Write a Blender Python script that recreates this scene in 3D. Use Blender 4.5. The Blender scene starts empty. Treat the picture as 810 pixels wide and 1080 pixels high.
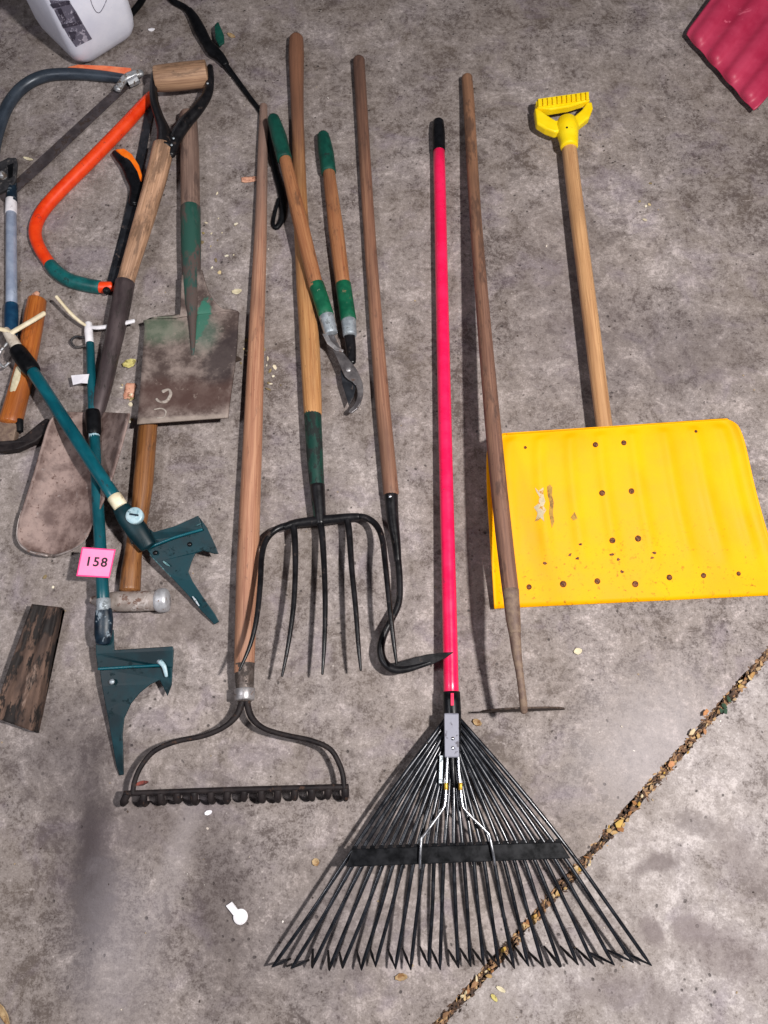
import bpy, math, random
from mathutils import Vector, Matrix
from mathutils.bvhtree import BVHTree
from mathutils.geometry import tessellate_polygon
random.seed(7)
sc = bpy.context.scene
COL = sc.collection
# ------------------------------------------------------------------ camera model (used to survey the floor)
H = 1.40; TH = math.radians(18.0); F = 816.0
CT, ST = math.cos(TH), math.sin(TH)
def P(px, py, z=0.0):
    u = (px - 405) / F; v = (540 - py) / F
    t = (H - z) / (CT - v * ST)
    return Vector((u * t, (v * CT + ST) * t, z))
def S(px, py, z=0.0):
    v = (540 - py) / F
    return (H - z) / (CT - v * ST) / F
def lin(h):
    h = h.lstrip('#')
    r = []
    for i in (0, 2, 4):
        c = int(h[i:i+2], 16) / 255
        r.append(c / 12.92 if c <= .04045 else ((c + .055) / 1.055) ** 2.4)
    return (r[0], r[1], r[2], 1)

# ------------------------------------------------------------------ materials
class NT:
    def __init__(s, name):
        s.m = bpy.data.materials.new(name); s.m.use_nodes = True
        s.t = s.m.node_tree; s.n = s.t.nodes; s.l = s.t.links
        s.b = s.n['Principled BSDF']
    def new(s, typ, **k):
        n = s.n.new(typ)
        for a, b in k.items(): setattr(n, a, b)
        return n
    def link(s, a, b): s.l.new(a, b)
    def attr(s, name): return s.new('ShaderNodeAttribute', attribute_name=name)
    def noise(s, vec, scale, detail=5, rough=.6, dist=0.0):
        n = s.new('ShaderNodeTexNoise'); n.inputs['Scale'].default_value = scale
        n.inputs['Detail'].default_value = detail; n.inputs['Roughness'].default_value = rough
        n.inputs['Distortion'].default_value = dist
        s.link(vec, n.inputs['Vector']); return n.outputs['Fac']
    def scalev(s, vec, sx, sy, sz):
        n = s.new('ShaderNodeVectorMath', operation='MULTIPLY'); s.link(vec, n.inputs[0])
        n.inputs[1].default_value = (sx, sy, sz); return n.outputs[0]
    def ramp(s, fac, a, b, lo=0.0, hi=1.0):
        n = s.new('ShaderNodeMapRange'); n.interpolation_type = 'SMOOTHSTEP'
        n.inputs['From Min'].default_value = a; n.inputs['From Max'].default_value = b
        n.inputs['To Min'].default_value = lo; n.inputs['To Max'].default_value = hi
        s.link(fac, n.inputs['Value']); return n.outputs['Result']
    def math(s, op, a, b=None):
        n = s.new('ShaderNodeMath', operation=op)
        for i, x in enumerate((a, b)):
            if x is None: continue
            if isinstance(x, (int, float)): n.inputs[i].default_value = x
            else: s.link(x, n.inputs[i])
        return n.outputs[0]
    def mix(s, fac, a, b, mode='MIX'):
        n = s.new('ShaderNodeMix', data_type='RGBA', blend_type=mode)
        for i, x in ((0, fac), (6, a), (7, b)):
            if isinstance(x, (int, float)): n.inputs[i].default_value = x
            elif isinstance(x, tuple): n.inputs[i].default_value = x
            else: s.link(x, n.inputs[i])
        return n.outputs[2]
    def bump(s, h, strength, dist=.002):
        n = s.new('ShaderNodeBump'); n.inputs['Strength'].default_value = strength
        n.inputs['Distance'].default_value = dist; s.link(h, n.inputs['Height'])
        s.link(n.outputs[0], s.b.inputs['Normal']); return n
    def ellipse(s, vec, cx, cy, rx, ry, ang=0.0, soft=.5, noise=None, namt=.5):
        """mask 1 inside an irregular patch lying on the surface"""
        m = s.new('ShaderNodeMapping', vector_type='TEXTURE')
        m.inputs['Location'].default_value = (cx, cy, 0); m.inputs['Rotation'].default_value = (0, 0, ang)
        m.inputs['Scale'].default_value = (rx, ry, 1); s.link(vec, m.inputs['Vector'])
        f = s.new('ShaderNodeVectorMath', operation='MULTIPLY'); s.link(m.outputs[0], f.inputs[0])
        f.inputs[1].default_value = (1, 1, 0)
        l = s.new('ShaderNodeVectorMath', operation='LENGTH'); s.link(f.outputs[0], l.inputs[0])
        d = l.outputs['Value']
        if noise is not None:
            d = s.math('ADD', d, s.math('MULTIPLY', s.math('SUBTRACT', noise, .5), namt * 2))
        return s.ramp(d, 1 - soft, 1 + soft, 1, 0)

def mat(name, c1, c2, spot=None, amt=.3, scale=20, rough=.5, metal=0.0, bump=.15, stretch=(1, 1, 1),
        sscale=70, coat=0.0, spot2=None, amt2=.2, spotrough=.8, spec=.5):
    n = NT(name); gc = n.attr('gc').outputs['Vector']
    v = n.scalev(gc, *stretch)
    f = n.noise(v, scale, 6, .62)
    c = n.mix(n.ramp(f, .32, .68), lin(c1), lin(c2))
    r = n.ramp(f, .2, .8, max(.05, rough - .1), min(1, rough + .12))
    met = None
    h = f
    if spot:
        f2 = n.noise(v, sscale, 7, .7)
        k = n.ramp(f2, .68 - amt * .5, .74 - amt * .5)
        c = n.mix(k, c, lin(spot)); r = n.math('ADD', r, n.math('MULTIPLY', k, spotrough - rough))
        met = n.math('MULTIPLY', n.math('SUBTRACT', 1.0, k), metal)
        h = n.math('ADD', f, n.math('MULTIPLY', k, -.3))
    if spot2:
        f3 = n.noise(v, sscale * .37, 6, .68, .4)
        k = n.ramp(f3, .68 - amt2 * .5, .75 - amt2 * .5)
        c = n.mix(k, c, lin(spot2))
    n.link(c, n.b.inputs['Base Color']); n.link(r, n.b.inputs['Roughness'])
    if met is not None: n.link(met, n.b.inputs['Metallic'])
    else: n.b.inputs['Metallic'].default_value = metal
    n.b.inputs['Coat Weight'].default_value = coat
    n.b.inputs['Specular IOR Level'].default_value = spec
    if bump: n.bump(h, bump)
    return n.m

def wood(name, dark, light, stain, end=None, endpos=(0.1, .6), rough=.62, amt=.3, coat=0.0, knots=True):
    n = NT(name); gc = n.attr('gc').outputs['Vector']; tn = n.attr('tn').outputs['Fac']
    g = n.noise(n.scalev(gc, 300, 300, 7), 1.0, 7, .65, .6)
    g2 = n.noise(n.scalev(gc, 90, 90, 3), 1.0, 4, .6)
    c = n.mix(n.ramp(g, .3, .7), lin(dark), lin(light))
    c = n.mix(n.ramp(g2, .45, .75, 0, .55), c, lin(dark))
    if end:
        c2 = n.mix(n.ramp(g, .3, .7), tuple(x * .7 for x in lin(end)[:3]) + (1,), lin(end))
        c = n.mix(n.ramp(n.math('ADD', tn, n.math('MULTIPLY', n.math('SUBTRACT', g2, .5), .5)), endpos[0], endpos[1]), c2, c)
    f = n.noise(n.scalev(gc, 40, 40, 12), 1.0, 7, .72)
    k = n.ramp(f, .7 - amt * .4, .82 - amt * .4)
    c = n.mix(n.math('MULTIPLY', k, .6), c, lin(stain))
    ck = n.noise(n.scalev(gc, 150, 150, 2.2), 1.0, 5, .7, .3)
    c = n.mix(n.ramp(ck, .64, .70, 0, .6), c, lin(stain))
    lg = n.noise(n.scalev(gc, 12, 12, 3.5), 1.0, 3, .6)
    c = n.mix(n.ramp(lg, .45, .7, 0, .4), c, lin(stain))
    p = n.noise(n.scalev(gc, 260, 260, 90), 1.0, 3, .6)
    c = n.mix(n.ramp(p, .66, .72, 0, .6), c, lin(stain))
    n.link(c, n.b.inputs['Base Color'])
    n.link(n.ramp(g2, .2, .8, rough - .12, rough + .12), n.b.inputs['Roughness'])
    n.b.inputs['Coat Weight'].default_value = coat
    n.bump(n.math('ADD', g, k), .35, .0012)
    return n.m

M = {}
M['wood_rake'] = wood('wood_rake', '#905e47', '#bc8d6f', '#4a3732', end='#897065', endpos=(.05, .5), amt=0.34)
M['wood_fork_top'] = wood('wood_fork_top', '#7a513a', '#a87a58', '#44322c', amt=.3)
M['wood_fork'] = wood('wood_fork', '#a16b3c', '#ca9965', '#583d2d', end='#845b45', endpos=(.25, .55), amt=0.32)
M['wood_lopper'] = wood('wood_lopper', '#8d5636', '#ac7a52', '#442d24', amt=0.44)
M['wood_hook'] = wood('wood_hook', '#764e3d', '#9b735a', '#3e2e29', end='#674b3f', endpos=(.02, .35), amt=0.39)
M['wood_hoe'] = wood('wood_hoe', '#634439', '#876451', '#382a27', end='#956c51', endpos=(.1, .6), amt=0.49)
M['wood_snow'] = wood('wood_snow', '#a87a52', '#d2a576', '#7a583e', rough=.5, amt=.2, coat=.1)
M['wood_grip'] = wood('wood_grip', '#8f6c54', '#c39c7c', '#55402f', amt=.4)
M['wood_spade'] = wood('wood_spade', '#9c765a', '#d0a688', '#4e3b2e', amt=.55)
M['wood_grey'] = wood('wood_grey', '#6a534a', '#8e7568', '#493a36', amt=0.49)
M['wood_hammer'] = wood('wood_hammer', '#6a4022', '#926236', '#3a281a', amt=0.39, rough=.45, coat=.1)
M['wood_mattock'] = wood('wood_mattock', '#934a19', '#b66b2d', '#502d18', amt=0.36, rough=.4, coat=.25)
M['black_plastic'] = mat('black_plastic', '#0b0c0e', '#16171b', scale=60, rough=.3, bump=.04, spec=.2)
M['black_rubber'] = mat('black_rubber', '#07080a', '#111215', scale=40, rough=.45, bump=.06, spec=.15)
M['black_iron'] = mat('black_iron', '#0d0d0f', '#1b1a1d', '#3a2f2b', amt=.16, scale=50, rough=.36, metal=.0, bump=.3, spec=.3)
M['rust_iron'] = mat('rust_iron', '#161214', '#2a2424', '#43322a', amt=.2, scale=60, rough=.6, metal=0, bump=.5, spec=.2)
M['hoe_iron'] = mat('hoe_iron', '#3c312c', '#57483f', '#2a211d', amt=.3, scale=50, rough=.7, bump=.4, spec=.3)
M['neck_iron'] = mat('neck_iron', '#5f4b43', '#84705f', '#4f3e36', amt=.18, scale=70, rough=.7, metal=.1, bump=.5)
M['pink'] = mat('pink', '#e8154d', '#f02259', '#a81c44', amt=.12, scale=25, rough=.28, bump=.04, coat=.2, sscale=120)
M['tine'] = mat('tine', '#14161b', '#22252c', '#332e2c', amt=.1, scale=60, rough=.24, metal=.3, bump=.1)
M['chrome'] = mat('chrome', '#b9bcc4', '#d8dade', scale=60, rough=.22, metal=.9, bump=.05)
M['sleeve'] = mat('sleeve', '#6f707c', '#858692', '#5b5860', amt=.2, scale=60, rough=.55, metal=.25, bump=.1)
M['steel'] = mat('steel', '#8d8a8c', '#b6b3b4', '#6a5850', amt=.28, scale=60, rough=.42, metal=.65, bump=.2)
M['galv'] = mat('galv', '#8f98a0', '#b7c0c6', '#6e7478', amt=.3, scale=70, rough=.45, metal=.45, bump=.2)
M['jaw_steel'] = mat('jaw_steel', '#4e4a4c', '#6e6a6b', '#4a3a34', amt=.2, scale=50, rough=.4, metal=.5, bump=.25)
M['ferrule'] = mat('ferrule', '#4b403b', '#6d6460', '#332a26', amt=.4, scale=60, rough=.5, metal=.5, bump=.4)
M['hammer_steel'] = mat('hammer_steel', '#857871', '#a89d97', '#6a5146', amt=.26, scale=50, rough=.6, metal=.3, bump=.5, spot2='#b9b0ac', amt2=.22)
M['hammer_face'] = mat('hammer_face', '#a2a2a6', '#c6c6ca', '#83726a', amt=.25, scale=50, rough=.45, metal=.4, bump=.4)
M['green_paint'] = mat('green_paint', '#062b25', '#0a3d33', '#101a18', amt=.4, scale=40, rough=.45, bump=.25, stretch=(1, 1, .5))
M['green_grip'] = mat('green_grip', '#03382f', '#054c3f', '#042722', amt=.2, scale=50, rough=.5, bump=.2)
M['green_ferrule'] = mat('green_ferrule', '#084a34', '#0c6042', '#8a8f7c', amt=.1, scale=45, rough=.42, bump=.3, spot2='#8a6b50', amt2=.2)
M['teal_tube'] = mat('teal_tube', '#02434f', '#055a66', '#07303a', amt=.18, scale=30, rough=.33, bump=.08, stretch=(1, 1, .4))
M['teal_dark'] = mat('teal_dark', '#023c46', '#044f5a', '#062c34', amt=.2, scale=30, rough=.35, bump=.08, stretch=(1, 1, .4))
M['teal_plate'] = mat('teal_plate', '#011a21', '#02353e', '#011b21', amt=.2, scale=12, rough=.5, bump=.15, sscale=45, spec=.3)
M['teal_worn'] = mat('teal_worn', '#3d6a70', '#64898c', '#0a3a42', amt=.4, scale=60, rough=.5, bump=.1)
M['navy'] = mat('navy', '#081420', '#0e2636', '#7d8a94', amt=.22, scale=60, rough=.4, bump=.15)
M['navy_teal'] = mat('navy_teal', '#0b2f4c', '#12425f', scale=60, rough=.4, bump=.1)
M['white_plastic'] = mat('white_plastic', '#d9d6da', '#efecef', '#b4aeb0', amt=.1, scale=40, rough=.4, bump=.08)
M['cream_plastic'] = mat('cream_plastic', '#d6c6a4', '#ece1c6', '#a8946c', amt=.15, scale=50, rough=.45, bump=.1)
M['beige_plastic'] = mat('beige_plastic', '#b5a898', '#d2c8ba', '#8c7e6e', amt=.2, scale=50, rough=.5, bump=.1)
M['disc'] = mat('disc', '#8fb0bb', '#b7ccd3', '#5d7c86', amt=.22, scale=60, rough=.4, bump=.15)
M['pale_pole'] = mat('pale_pole', '#8e9bb3', '#aab5c8', '#6f7788', amt=.18, scale=40, rough=.35, metal=.25, bump=.1)
M['orange_frame'] = mat('orange_frame', '#dd3308', '#ee4712', '#a02c10', amt=.12, scale=30, rough=.38, bump=.06)
M['orange_grip'] = mat('orange_grip', '#f86a05', '#ff8312', '#b8500a', amt=.08, scale=40, rough=.45, bump=.08)
M['orange_guard'] = mat('orange_guard', '#e5683e', '#f08a5e', '#b65a3c', amt=.12, scale=40, rough=.5, bump=.1)
M['teal_grip'] = mat('teal_grip', '#06494a', '#0a6060', '#04393a', amt=.15, scale=40, rough=.45, bump=.15)
M['slate_frame'] = mat('slate_frame', '#2b333d', '#3f4955', '#8c8d92', amt=.12, scale=40, rough=.4, metal=.2, bump=.15, stretch=(1, 1, .4))
M['saw_blade'] = mat('saw_blade', '#453e40', '#5a5254', '#382c28', amt=.3, scale=40, rough=.55, metal=.4, bump=.2)
M['saw_dark'] = mat('saw_dark', '#25272c', '#35383e', '#453a36', amt=.2, scale=40, rough=.4, metal=.5, bump=.15)
M['cast_dark'] = mat('cast_dark', '#252528', '#3c3b3e', '#55504e', amt=.25, scale=60, rough=.55, metal=.3, bump=.4)
M['clamp'] = mat('clamp', '#8e9094', '#c2c4c6', '#5b5048', amt=.3, scale=70, rough=.4, metal=.6, bump=.3)
M['spade_socket'] = mat('spade_socket', '#3e3436', '#574b4c', '#2c2423', amt=.3, scale=40, rough=.5, metal=.35, bump=.3, stretch=(1, 1, .3))
M['spade_blade'] = mat('spade_blade', '#5f4b46', '#97827b', '#5d463f', amt=.2, scale=34, rough=.6, metal=.1, bump=.3, sscale=110, spot2='#948682', amt2=.12)
M['worn_edge'] = mat('worn_edge', '#7f7470', '#9c928e', '#6f5a52', amt=.2, scale=60, rough=.45, metal=.4, bump=.2)
M['blade_under'] = mat('blade_under', '#3d3230', '#554743', '#2f2422', amt=.3, scale=30, rough=.7, bump=.3)
M['crimson'] = mat('crimson', '#a82446', '#bd3a5a', '#a04058', amt=.1, scale=10, rough=.5, bump=.1, sscale=40, spot2='#d8607a', amt2=.12)
M['maroon'] = mat('maroon', '#4a1030', '#601a3c', scale=30, rough=.5, bump=.1)
M['jug'] = mat('jug', '#d8dae9', '#eaebf6', '#b9b8cc', amt=.06, scale=10, rough=.4, bump=.05)
M['jug_print'] = mat('jug_print', '#9b98a8', '#b9b5c4', '#5f5c6c', amt=.55, scale=60, rough=.5, bump=0, sscale=90)
M['jug_ink'] = mat('jug_ink', '#2e2c3a', '#44414f', '#8f8b9a', amt=.2, scale=60, rough=.5, bump=0, sscale=140)
M['tag_pink'] = mat('tag_pink', '#fb86b6', '#fd97c3', scale=12, rough=.6, bump=.03)
M['tag_rim'] = mat('tag_rim', '#f5307a', '#fb4088', scale=12, rough=.6, bump=.03)
M['ink'] = mat('ink', '#141018', '#1c1620', scale=12, rough=.6, bump=0)
M['rot_wood'] = wood('rot_wood', '#281d1a', '#5a473c', '#150f0e', amt=.75, rough=.85)
M['rot_bark'] = mat('rot_bark', '#33241e', '#725a4d', '#17100e', amt=.36, scale=26, rough=.85, bump=.8, stretch=(1, 1, .35), sscale=42, spot2='#8a7468', amt2=.16)
M['rivet'] = mat('rivet', '#6b3a1c', '#8a5426', '#3e2416', amt=.4, scale=120, rough=.7, bump=.4, sscale=300)
M['yellow_plastic'] = mat('yellow_plastic', '#f5cf04', '#fbdc14', '#c99a10', amt=.04, scale=30, rough=.42, bump=.04)
M['scar_white'] = mat('scar_white', '#a89878', '#c9bc9c', '#b07c2a', amt=.3, scale=60, rough=.7, bump=.2, sscale=60)
M['scar_rust'] = mat('scar_rust', '#96702a', '#b08838', '#7a5a2a', amt=.3, scale=70, rough=.8, bump=.2, sscale=60)
M['lime_crust'] = mat('lime_crust', '#8d827b', '#aca299', '#7d6f67', amt=.3, scale=90, rough=.9, bump=.3)
M['string'] = mat('string', '#b9aa84', '#d8cba6', '#8d7d58', amt=.2, scale=80, rough=.7, bump=.2)
M['white_tape'] = mat('white_tape', '#dcd9e0', '#f0eef2', scale=30, rough=.5, bump=.05)
M['dry_leaf'] = mat('dry_leaf', '#8f7350', '#b39a74', '#7d5a34', amt=.3, scale=90, rough=.8, bump=.3)
M['cream_leaf'] = mat('cream_leaf', '#b9ae90', '#d2c8ac', '#a3936c', amt=.2, scale=90, rough=.8, bump=.3)
M['yellow_leaf'] = mat('yellow_leaf', '#b5a860', '#d0c684', '#7f7440', amt=.3, scale=90, rough=.8, bump=.3)
M['peach_chip'] = mat('peach_chip', '#b98068', '#d5a48a', '#8d5e4a', amt=.3, scale=90, rough=.8, bump=.3)
M['red_leaf'] = mat('red_leaf', '#6c2f28', '#8a4438', '#40201c', amt=.3, scale=90, rough=.8, bump=.3)
M['dark_twig'] = mat('dark_twig', '#352a24', '#4d3e34', scale=90, rough=.9, bump=.3)
n = NT('litter'); n.link(n.attr('col').outputs['Color'], n.b.inputs['Base Color']); n.b.inputs['Roughness'].default_value = .85
M['litter'] = n.m

# yellow snow shovel enamel with rust freckles, chips and grime towards the working edge
n = NT('yellow_enamel'); gc = n.attr('gc').outputs['Vector']
f = n.noise(gc, 9, 5, .6); c = n.mix(n.ramp(f, .3, .7), lin('#ea9f00'), lin('#f2ac00'))
q = P(585, 610, .01); q2 = P(660, 585, .01); q3 = P(560, 600, .01)
fine = n.noise(gc, 130, 6, .7); mid = n.noise(gc, 40, 5, .65)
low = n.ramp(n.new('ShaderNodeSeparateXYZ').outputs['Y'], 0, 1)
sep = n.n['Separate XYZ']; n.link(gc, sep.inputs[0])
lowm = n.ramp(sep.outputs['Y'], P(650, 640, .01).y, P(650, 520, .02).y, 1, 0)
k = n.math('MULTIPLY', n.ramp(fine, .56, .66), n.math('MULTIPLY', n.ramp(mid, .42, .56), lowm))
c = n.mix(n.math('MULTIPLY', k, .8), c, lin('#7a5418'))
e = n.ellipse(gc, q2.x + .01, q2.y, .05, .045, 0, .6, mid, .8)
c = n.mix(n.math('MULTIPLY', e, n.ramp(fine, .52, .68, 0, .4)), c, lin('#9a6a10'))
e = n.ellipse(gc, q3.x + .03, q3.y - .01, .09, .05, 0, .6, mid, .8)
c = n.mix(n.math('MULTIPLY', e, n.ramp(fine, .58, .7, 0, .45)), c, lin('#8a6214'))
# scuff streaks
st = n.noise(n.scalev(gc, 160, 9, 1), 1.0, 4, .6)
c = n.mix(n.ramp(st, .66, .76, 0, .3), c, lin('#d08e06'))
n.link(c, n.b.inputs['Base Color']); n.link(n.ramp(f, 0.2, .8, .48, .62), n.b.inputs['Roughness'])
n.b.inputs['Specular IOR Level'].default_value = .12
n.bump(n.math('ADD', f, fine), .06)
M['yellow_enamel'] = n.m

# border shovel: old green paint near the socket, brown rust and pale lime crust below
n = NT('border_blade'); gc = n.attr('gc').outputs['Vector']
f = n.noise(gc, 22, 7, .68); f2 = n.noise(gc, 70, 7, .7); f3 = n.noise(gc, 11, 4, .6)
c = n.mix(n.ramp(f, .36, .64), lin('#493b37'), lin('#8c7d76'))
a = P(196, 420, .03); b = P(200, 350, .03)
lowm = n.ellipse(gc, a.x, a.y, .13, .035, 0, .5, f, .6)
c = n.mix(n.math('MULTIPLY', lowm, .8), c, lin('#4a322c'))
g = n.ellipse(gc, P(212.5, 338, .03).x, P(212.5, 338, .03).y, .013, .052, -0.2, .18, f2, 1.1)
c = n.mix(g, c, lin('#2b6b59'))
g = n.ellipse(gc, P(216, 352, .03).x, P(216, 352, .03).y, .024, .04, 0.1, .7, f, .9)
c = n.mix(n.math('MULTIPLY', g, .5), c, lin('#4d6f60'))
g = n.ellipse(gc, P(170, 348, .03).x, P(170, 348, .03).y, .05, .03, 0.0, .6, f, .8)
c = n.mix(n.math('MULTIPLY', g, .55), c, lin('#57705a'))
g = n.ellipse(gc, P(238, 378, .03).x, P(238, 378, .03).y, .035, .06, -.5, .35, f, .7)
c = n.mix(n.math('MULTIPLY', g, .85), c, lin('#33292a'))
c = n.mix(n.ramp(f2, .6, .7, 0, .55), c, lin('#9b8d84'))
edge = n.ellipse(gc, P(192, 446, .04).x, P(192, 446, .04).y, .14, .012, 0.06, .5, f2, .8)
c = n.mix(n.math('MULTIPLY', edge, .7), c, lin('#a3968c'))
n.link(c, n.b.inputs['Base Color']); n.b.inputs['Roughness'].default_value = .72; n.b.inputs['Metallic'].default_value = .1
n.bump(n.math('ADD', f, f2), .4)
M['border_blade'] = n.m

M['socket_green'] = mat('socket_green', '#223b37', '#36504a', '#4f423e', amt=.5, scale=26, rough=.55, bump=.3, sscale=36, stretch=(1, 1, .35), spot2='#1f4a40', amt2=.3)

# concrete
def concrete(name, dark, mid, light, lift, marks):
    n = NT(name)
    tc = n.new('ShaderNodeTexCoord'); co = tc.outputs['Object']
    wv = n.new('ShaderNodeTexNoise'); wv.inputs['Scale'].default_value = 5; wv.inputs['Detail'].default_value = 4
    n.link(co, wv.inputs['Vector'])
    w = n.new('ShaderNodeVectorMath', operation='MULTIPLY_ADD'); n.link(wv.outputs['Color'], w.inputs[0])
    w.inputs[1].default_value = (.07, .07, .07); n.link(co, w.inputs[2]); wc = w.outputs[0]; wc2 = wc
    n1 = n.noise(wc, 2.8, 5, .6, .2); n2 = n.noise(wc, 21, 9, .74, .3); n3 = n.noise(co, 105, 6, .72); n4 = n.noise(co, 330, 3, .6)
    f = n.math('ADD', n.math('MULTIPLY', n1, .5), n.math('ADD', n.math('MULTIPLY', n2, .95), n.math('ADD', n.math('MULTIPLY', n3, .7), n.math('MULTIPLY', n4, .42))))
    c = n.mix(n.ramp(f, 1.10, 1.30), lin(dark), lin(mid))
    c = n.mix(n.ramp(f, 1.29, 1.54), c, lin(light))
    # warm / violet tint drifting over the slab
    t = n.noise(wc, 7, 4, .6, .5)
    c = n.mix(n.ramp(t, .3, .7, 0, .38), c, lin('#776b60'), 'MIX')
    t = n.noise(n.scalev(wc, 1, 1.3, 1), 9.5, 4, .6, .5)
    c = n.mix(n.ramp(t, .5, .74, 0, .25), c, lin('#7a6e84'), 'MIX')
    # worn-through dark blotches with ragged outline
    b = n.noise(wc, 30, 9, .74, .2); bm = n.noise(co, 4.2, 4, .55)
    k = n.math('MULTIPLY', n.ramp(b, .55, .60), n.ramp(bm, .38, .58, .15, 1))
    c = n.mix(n.math('MULTIPLY', k, .5), c, lin(dark))
    b2 = n.noise(wc, 90, 6, .7, .2)
    c = n.mix(n.ramp(b2, .60, .66, 0, .55), c, lin(dark))
    # pits
    vo = n.new('ShaderNodeTexVoronoi'); vo.inputs['Scale'].default_value = 52; vo.inputs['Randomness'].default_value = 1
    n.link(w.outputs[0], vo.inputs['Vector'])
    pit = n.math('MULTIPLY', n.ramp(vo.outputs['Distance'], .07, .16, 1, 0), n.ramp(n.noise(co, 11, 3, .5), .48, .58))
    c = n.mix(n.math('MULTIPLY', pit, .75), c, lin('#2e2828'))
    # pale scuffs and flecks
    s1 = n.noise(n.scalev(wc, 1, 2.2, 1), 48, 7, .75)
    c = n.mix(n.ramp(s1, .60, .68, 0, .5), c, lin(light))
    vo2 = n.new('ShaderNodeTexVoronoi'); vo2.inputs['Scale'].default_value = 47; n.link(co, vo2.inputs['Vector'])
    fl = n.math('MULTIPLY', n.ramp(vo2.outputs['Distance'], .035, .08, 1, 0), n.ramp(n.noise(co, 14, 2, .5), .56, .62))
    c = n.mix(n.math('MULTIPLY', fl, .8), c, lin('#c8bfb8'))
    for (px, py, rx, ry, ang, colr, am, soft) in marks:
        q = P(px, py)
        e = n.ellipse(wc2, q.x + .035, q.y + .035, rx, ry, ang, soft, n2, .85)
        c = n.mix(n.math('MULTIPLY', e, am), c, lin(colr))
    n.link(c, n.b.inputs['Base Color'])
    n.link(n.ramp(f, 1.0, 1.6, .62, .85), n.b.inputs['Roughness'])
    n.b.inputs['Specular IOR Level'].default_value = .3
    hh = n.math('ADD', n.math('MULTIPLY', n2, .6), n.math('SUBTRACT', n.math('MULTIPLY', n3, .6), n.math('MULTIPLY', pit, .8)))
    n.bump(hh, .7, .003)
    return n.m
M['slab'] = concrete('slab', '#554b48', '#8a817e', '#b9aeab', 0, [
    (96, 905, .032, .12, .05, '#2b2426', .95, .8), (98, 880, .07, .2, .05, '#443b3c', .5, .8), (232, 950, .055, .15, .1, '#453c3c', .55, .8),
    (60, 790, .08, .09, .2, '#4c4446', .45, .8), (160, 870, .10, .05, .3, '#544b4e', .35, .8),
    (190, 650, .12, .05, 0, '#564a46', .35, .8), (690, 560, .1, .4, .3, '#554c4c', .0, .8),
    (120, 1010, .06, .12, .2, '#a19a9e', .35, .8), (186, 905, .018, .11, -.22, '#a39b9c', .3, .8),
    (345, 980, .12, .09, .4, '#575052', .4, .8), (720, 370, .14, .10, 0, '#4f474a', .4, .8),
    (690, 790, .12, .1, .8, '#b3acae', .45, .8), (600, 320, .1, .2, 0, '#5b5255', .3, .8)])
M['slab_pale'] = concrete('slab_pale', '#665d5b', '#9e9694', '#c8c0be', 0, [(692, 918, .045, .014, .3, '#6a605f', .75, .5), (745, 868, .06, .018, -.3, '#6f6665', .6, .6), (688, 982, .022, .02, .2, '#6f6464', .7, .5), (735, 976, .034, .018, .1, '#756a6a', .6, .5), (770, 1000, .07, .03, -.2, '#776c6b', .5, .6), (790, 905, .03, .05, .4, '#7a706f', .5, .6), (640, 1040, .08, .02, .1, '#7d7372', .45, .6), (700, 1055, .05, .02, 0, '#716766', .55, .6)])
n = NT('joint_soil'); tc = n.new('ShaderNodeTexCoord'); f = n.noise(tc.outputs['Object'], 120, 6, .7)
n.link(n.mix(n.ramp(f, .35, .7), lin('#2a1f1a'), lin('#5c4636')), n.b.inputs['Base Color']); n.b.inputs['Roughness'].default_value = .95
n.bump(f, 1.0, .004); M['soil'] = n.m

# ------------------------------------------------------------------ mesh building
class MB:
    def __init__(s):
        s.v = []; s.f = []; s.g = []; s.t = []; s.c = []; s.sm = []
        s.seed = Vector((random.uniform(0, 5), random.uniform(0, 5), random.uniform(0, 5)))
    def vert(s, p, g=None, t=0.0, c=None):
        s.v.append(Vector(p)); s.g.append((Vector(g) + s.seed) if g is not None else Vector(p)); s.t.append(t); s.c.append(c or (1, 1, 1, 1))
        return len(s.v) - 1
    def face(s, idx, smooth=True): s.f.append(tuple(idx)); s.sm.append(smooth)
    def bvh(s): return BVHTree.FromPolygons([tuple(x) for x in s.v], s.f)

def base_of(parent):
    b = Vector((0, 0, 0)); o = parent
    while o is not None: b += o.location; o = o.parent
    return b
def part(name, mb, m, parent=None, label=None, solid=0.0, bevel=0.0, origin=None, off=-1):
    me = bpy.data.meshes.new(name)
    if parent is not None: b = base_of(parent)
    elif origin is not None: b = Vector(origin)
    else: b = Vector((sum(x.x for x in mb.v) / len(mb.v), sum(x.y for x in mb.v) / len(mb.v), min(x.z for x in mb.v)))
    me.from_pydata([tuple(x - b) for x in mb.v], [], mb.f)
    me.polygons.foreach_set('use_smooth', mb.sm)
    a = me.attributes.new('gc', 'FLOAT_VECTOR', 'POINT'); a.data.foreach_set('vector', [k for x in mb.g for k in x])
    a = me.attributes.new('tn', 'FLOAT', 'POINT'); a.data.foreach_set('value', mb.t)
    a = me.attributes.new('col', 'FLOAT_COLOR', 'POINT'); a.data.foreach_set('color', [k for x in mb.c for k in x])
    me.materials.append(M[m] if isinstance(m, str) else m)
    me.update()
    o = bpy.data.objects.new(name, me); COL.objects.link(o)
    if parent is not None: o.parent = parent
    else: o.location = b
    if label: o['label'] = label
    if solid:
        md = o.modifiers.new('thickness', 'SOLIDIFY'); md.thickness = solid; md.offset = off
    if bevel:
        md = o.modifiers.new('edges', 'BEVEL'); md.width = bevel; md.segments = 2; md.limit_method = 'ANGLE'; md.angle_limit = .6
    return o
def thing(name, label, cat, px, py, group=None):
    o = bpy.data.objects.new(name, None); COL.objects.link(o); o.empty_display_size = .05
    o.location = P(px, py, 0); o['label'] = label; o['category'] = cat
    if group: o['group'] = group
    return o
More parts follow.
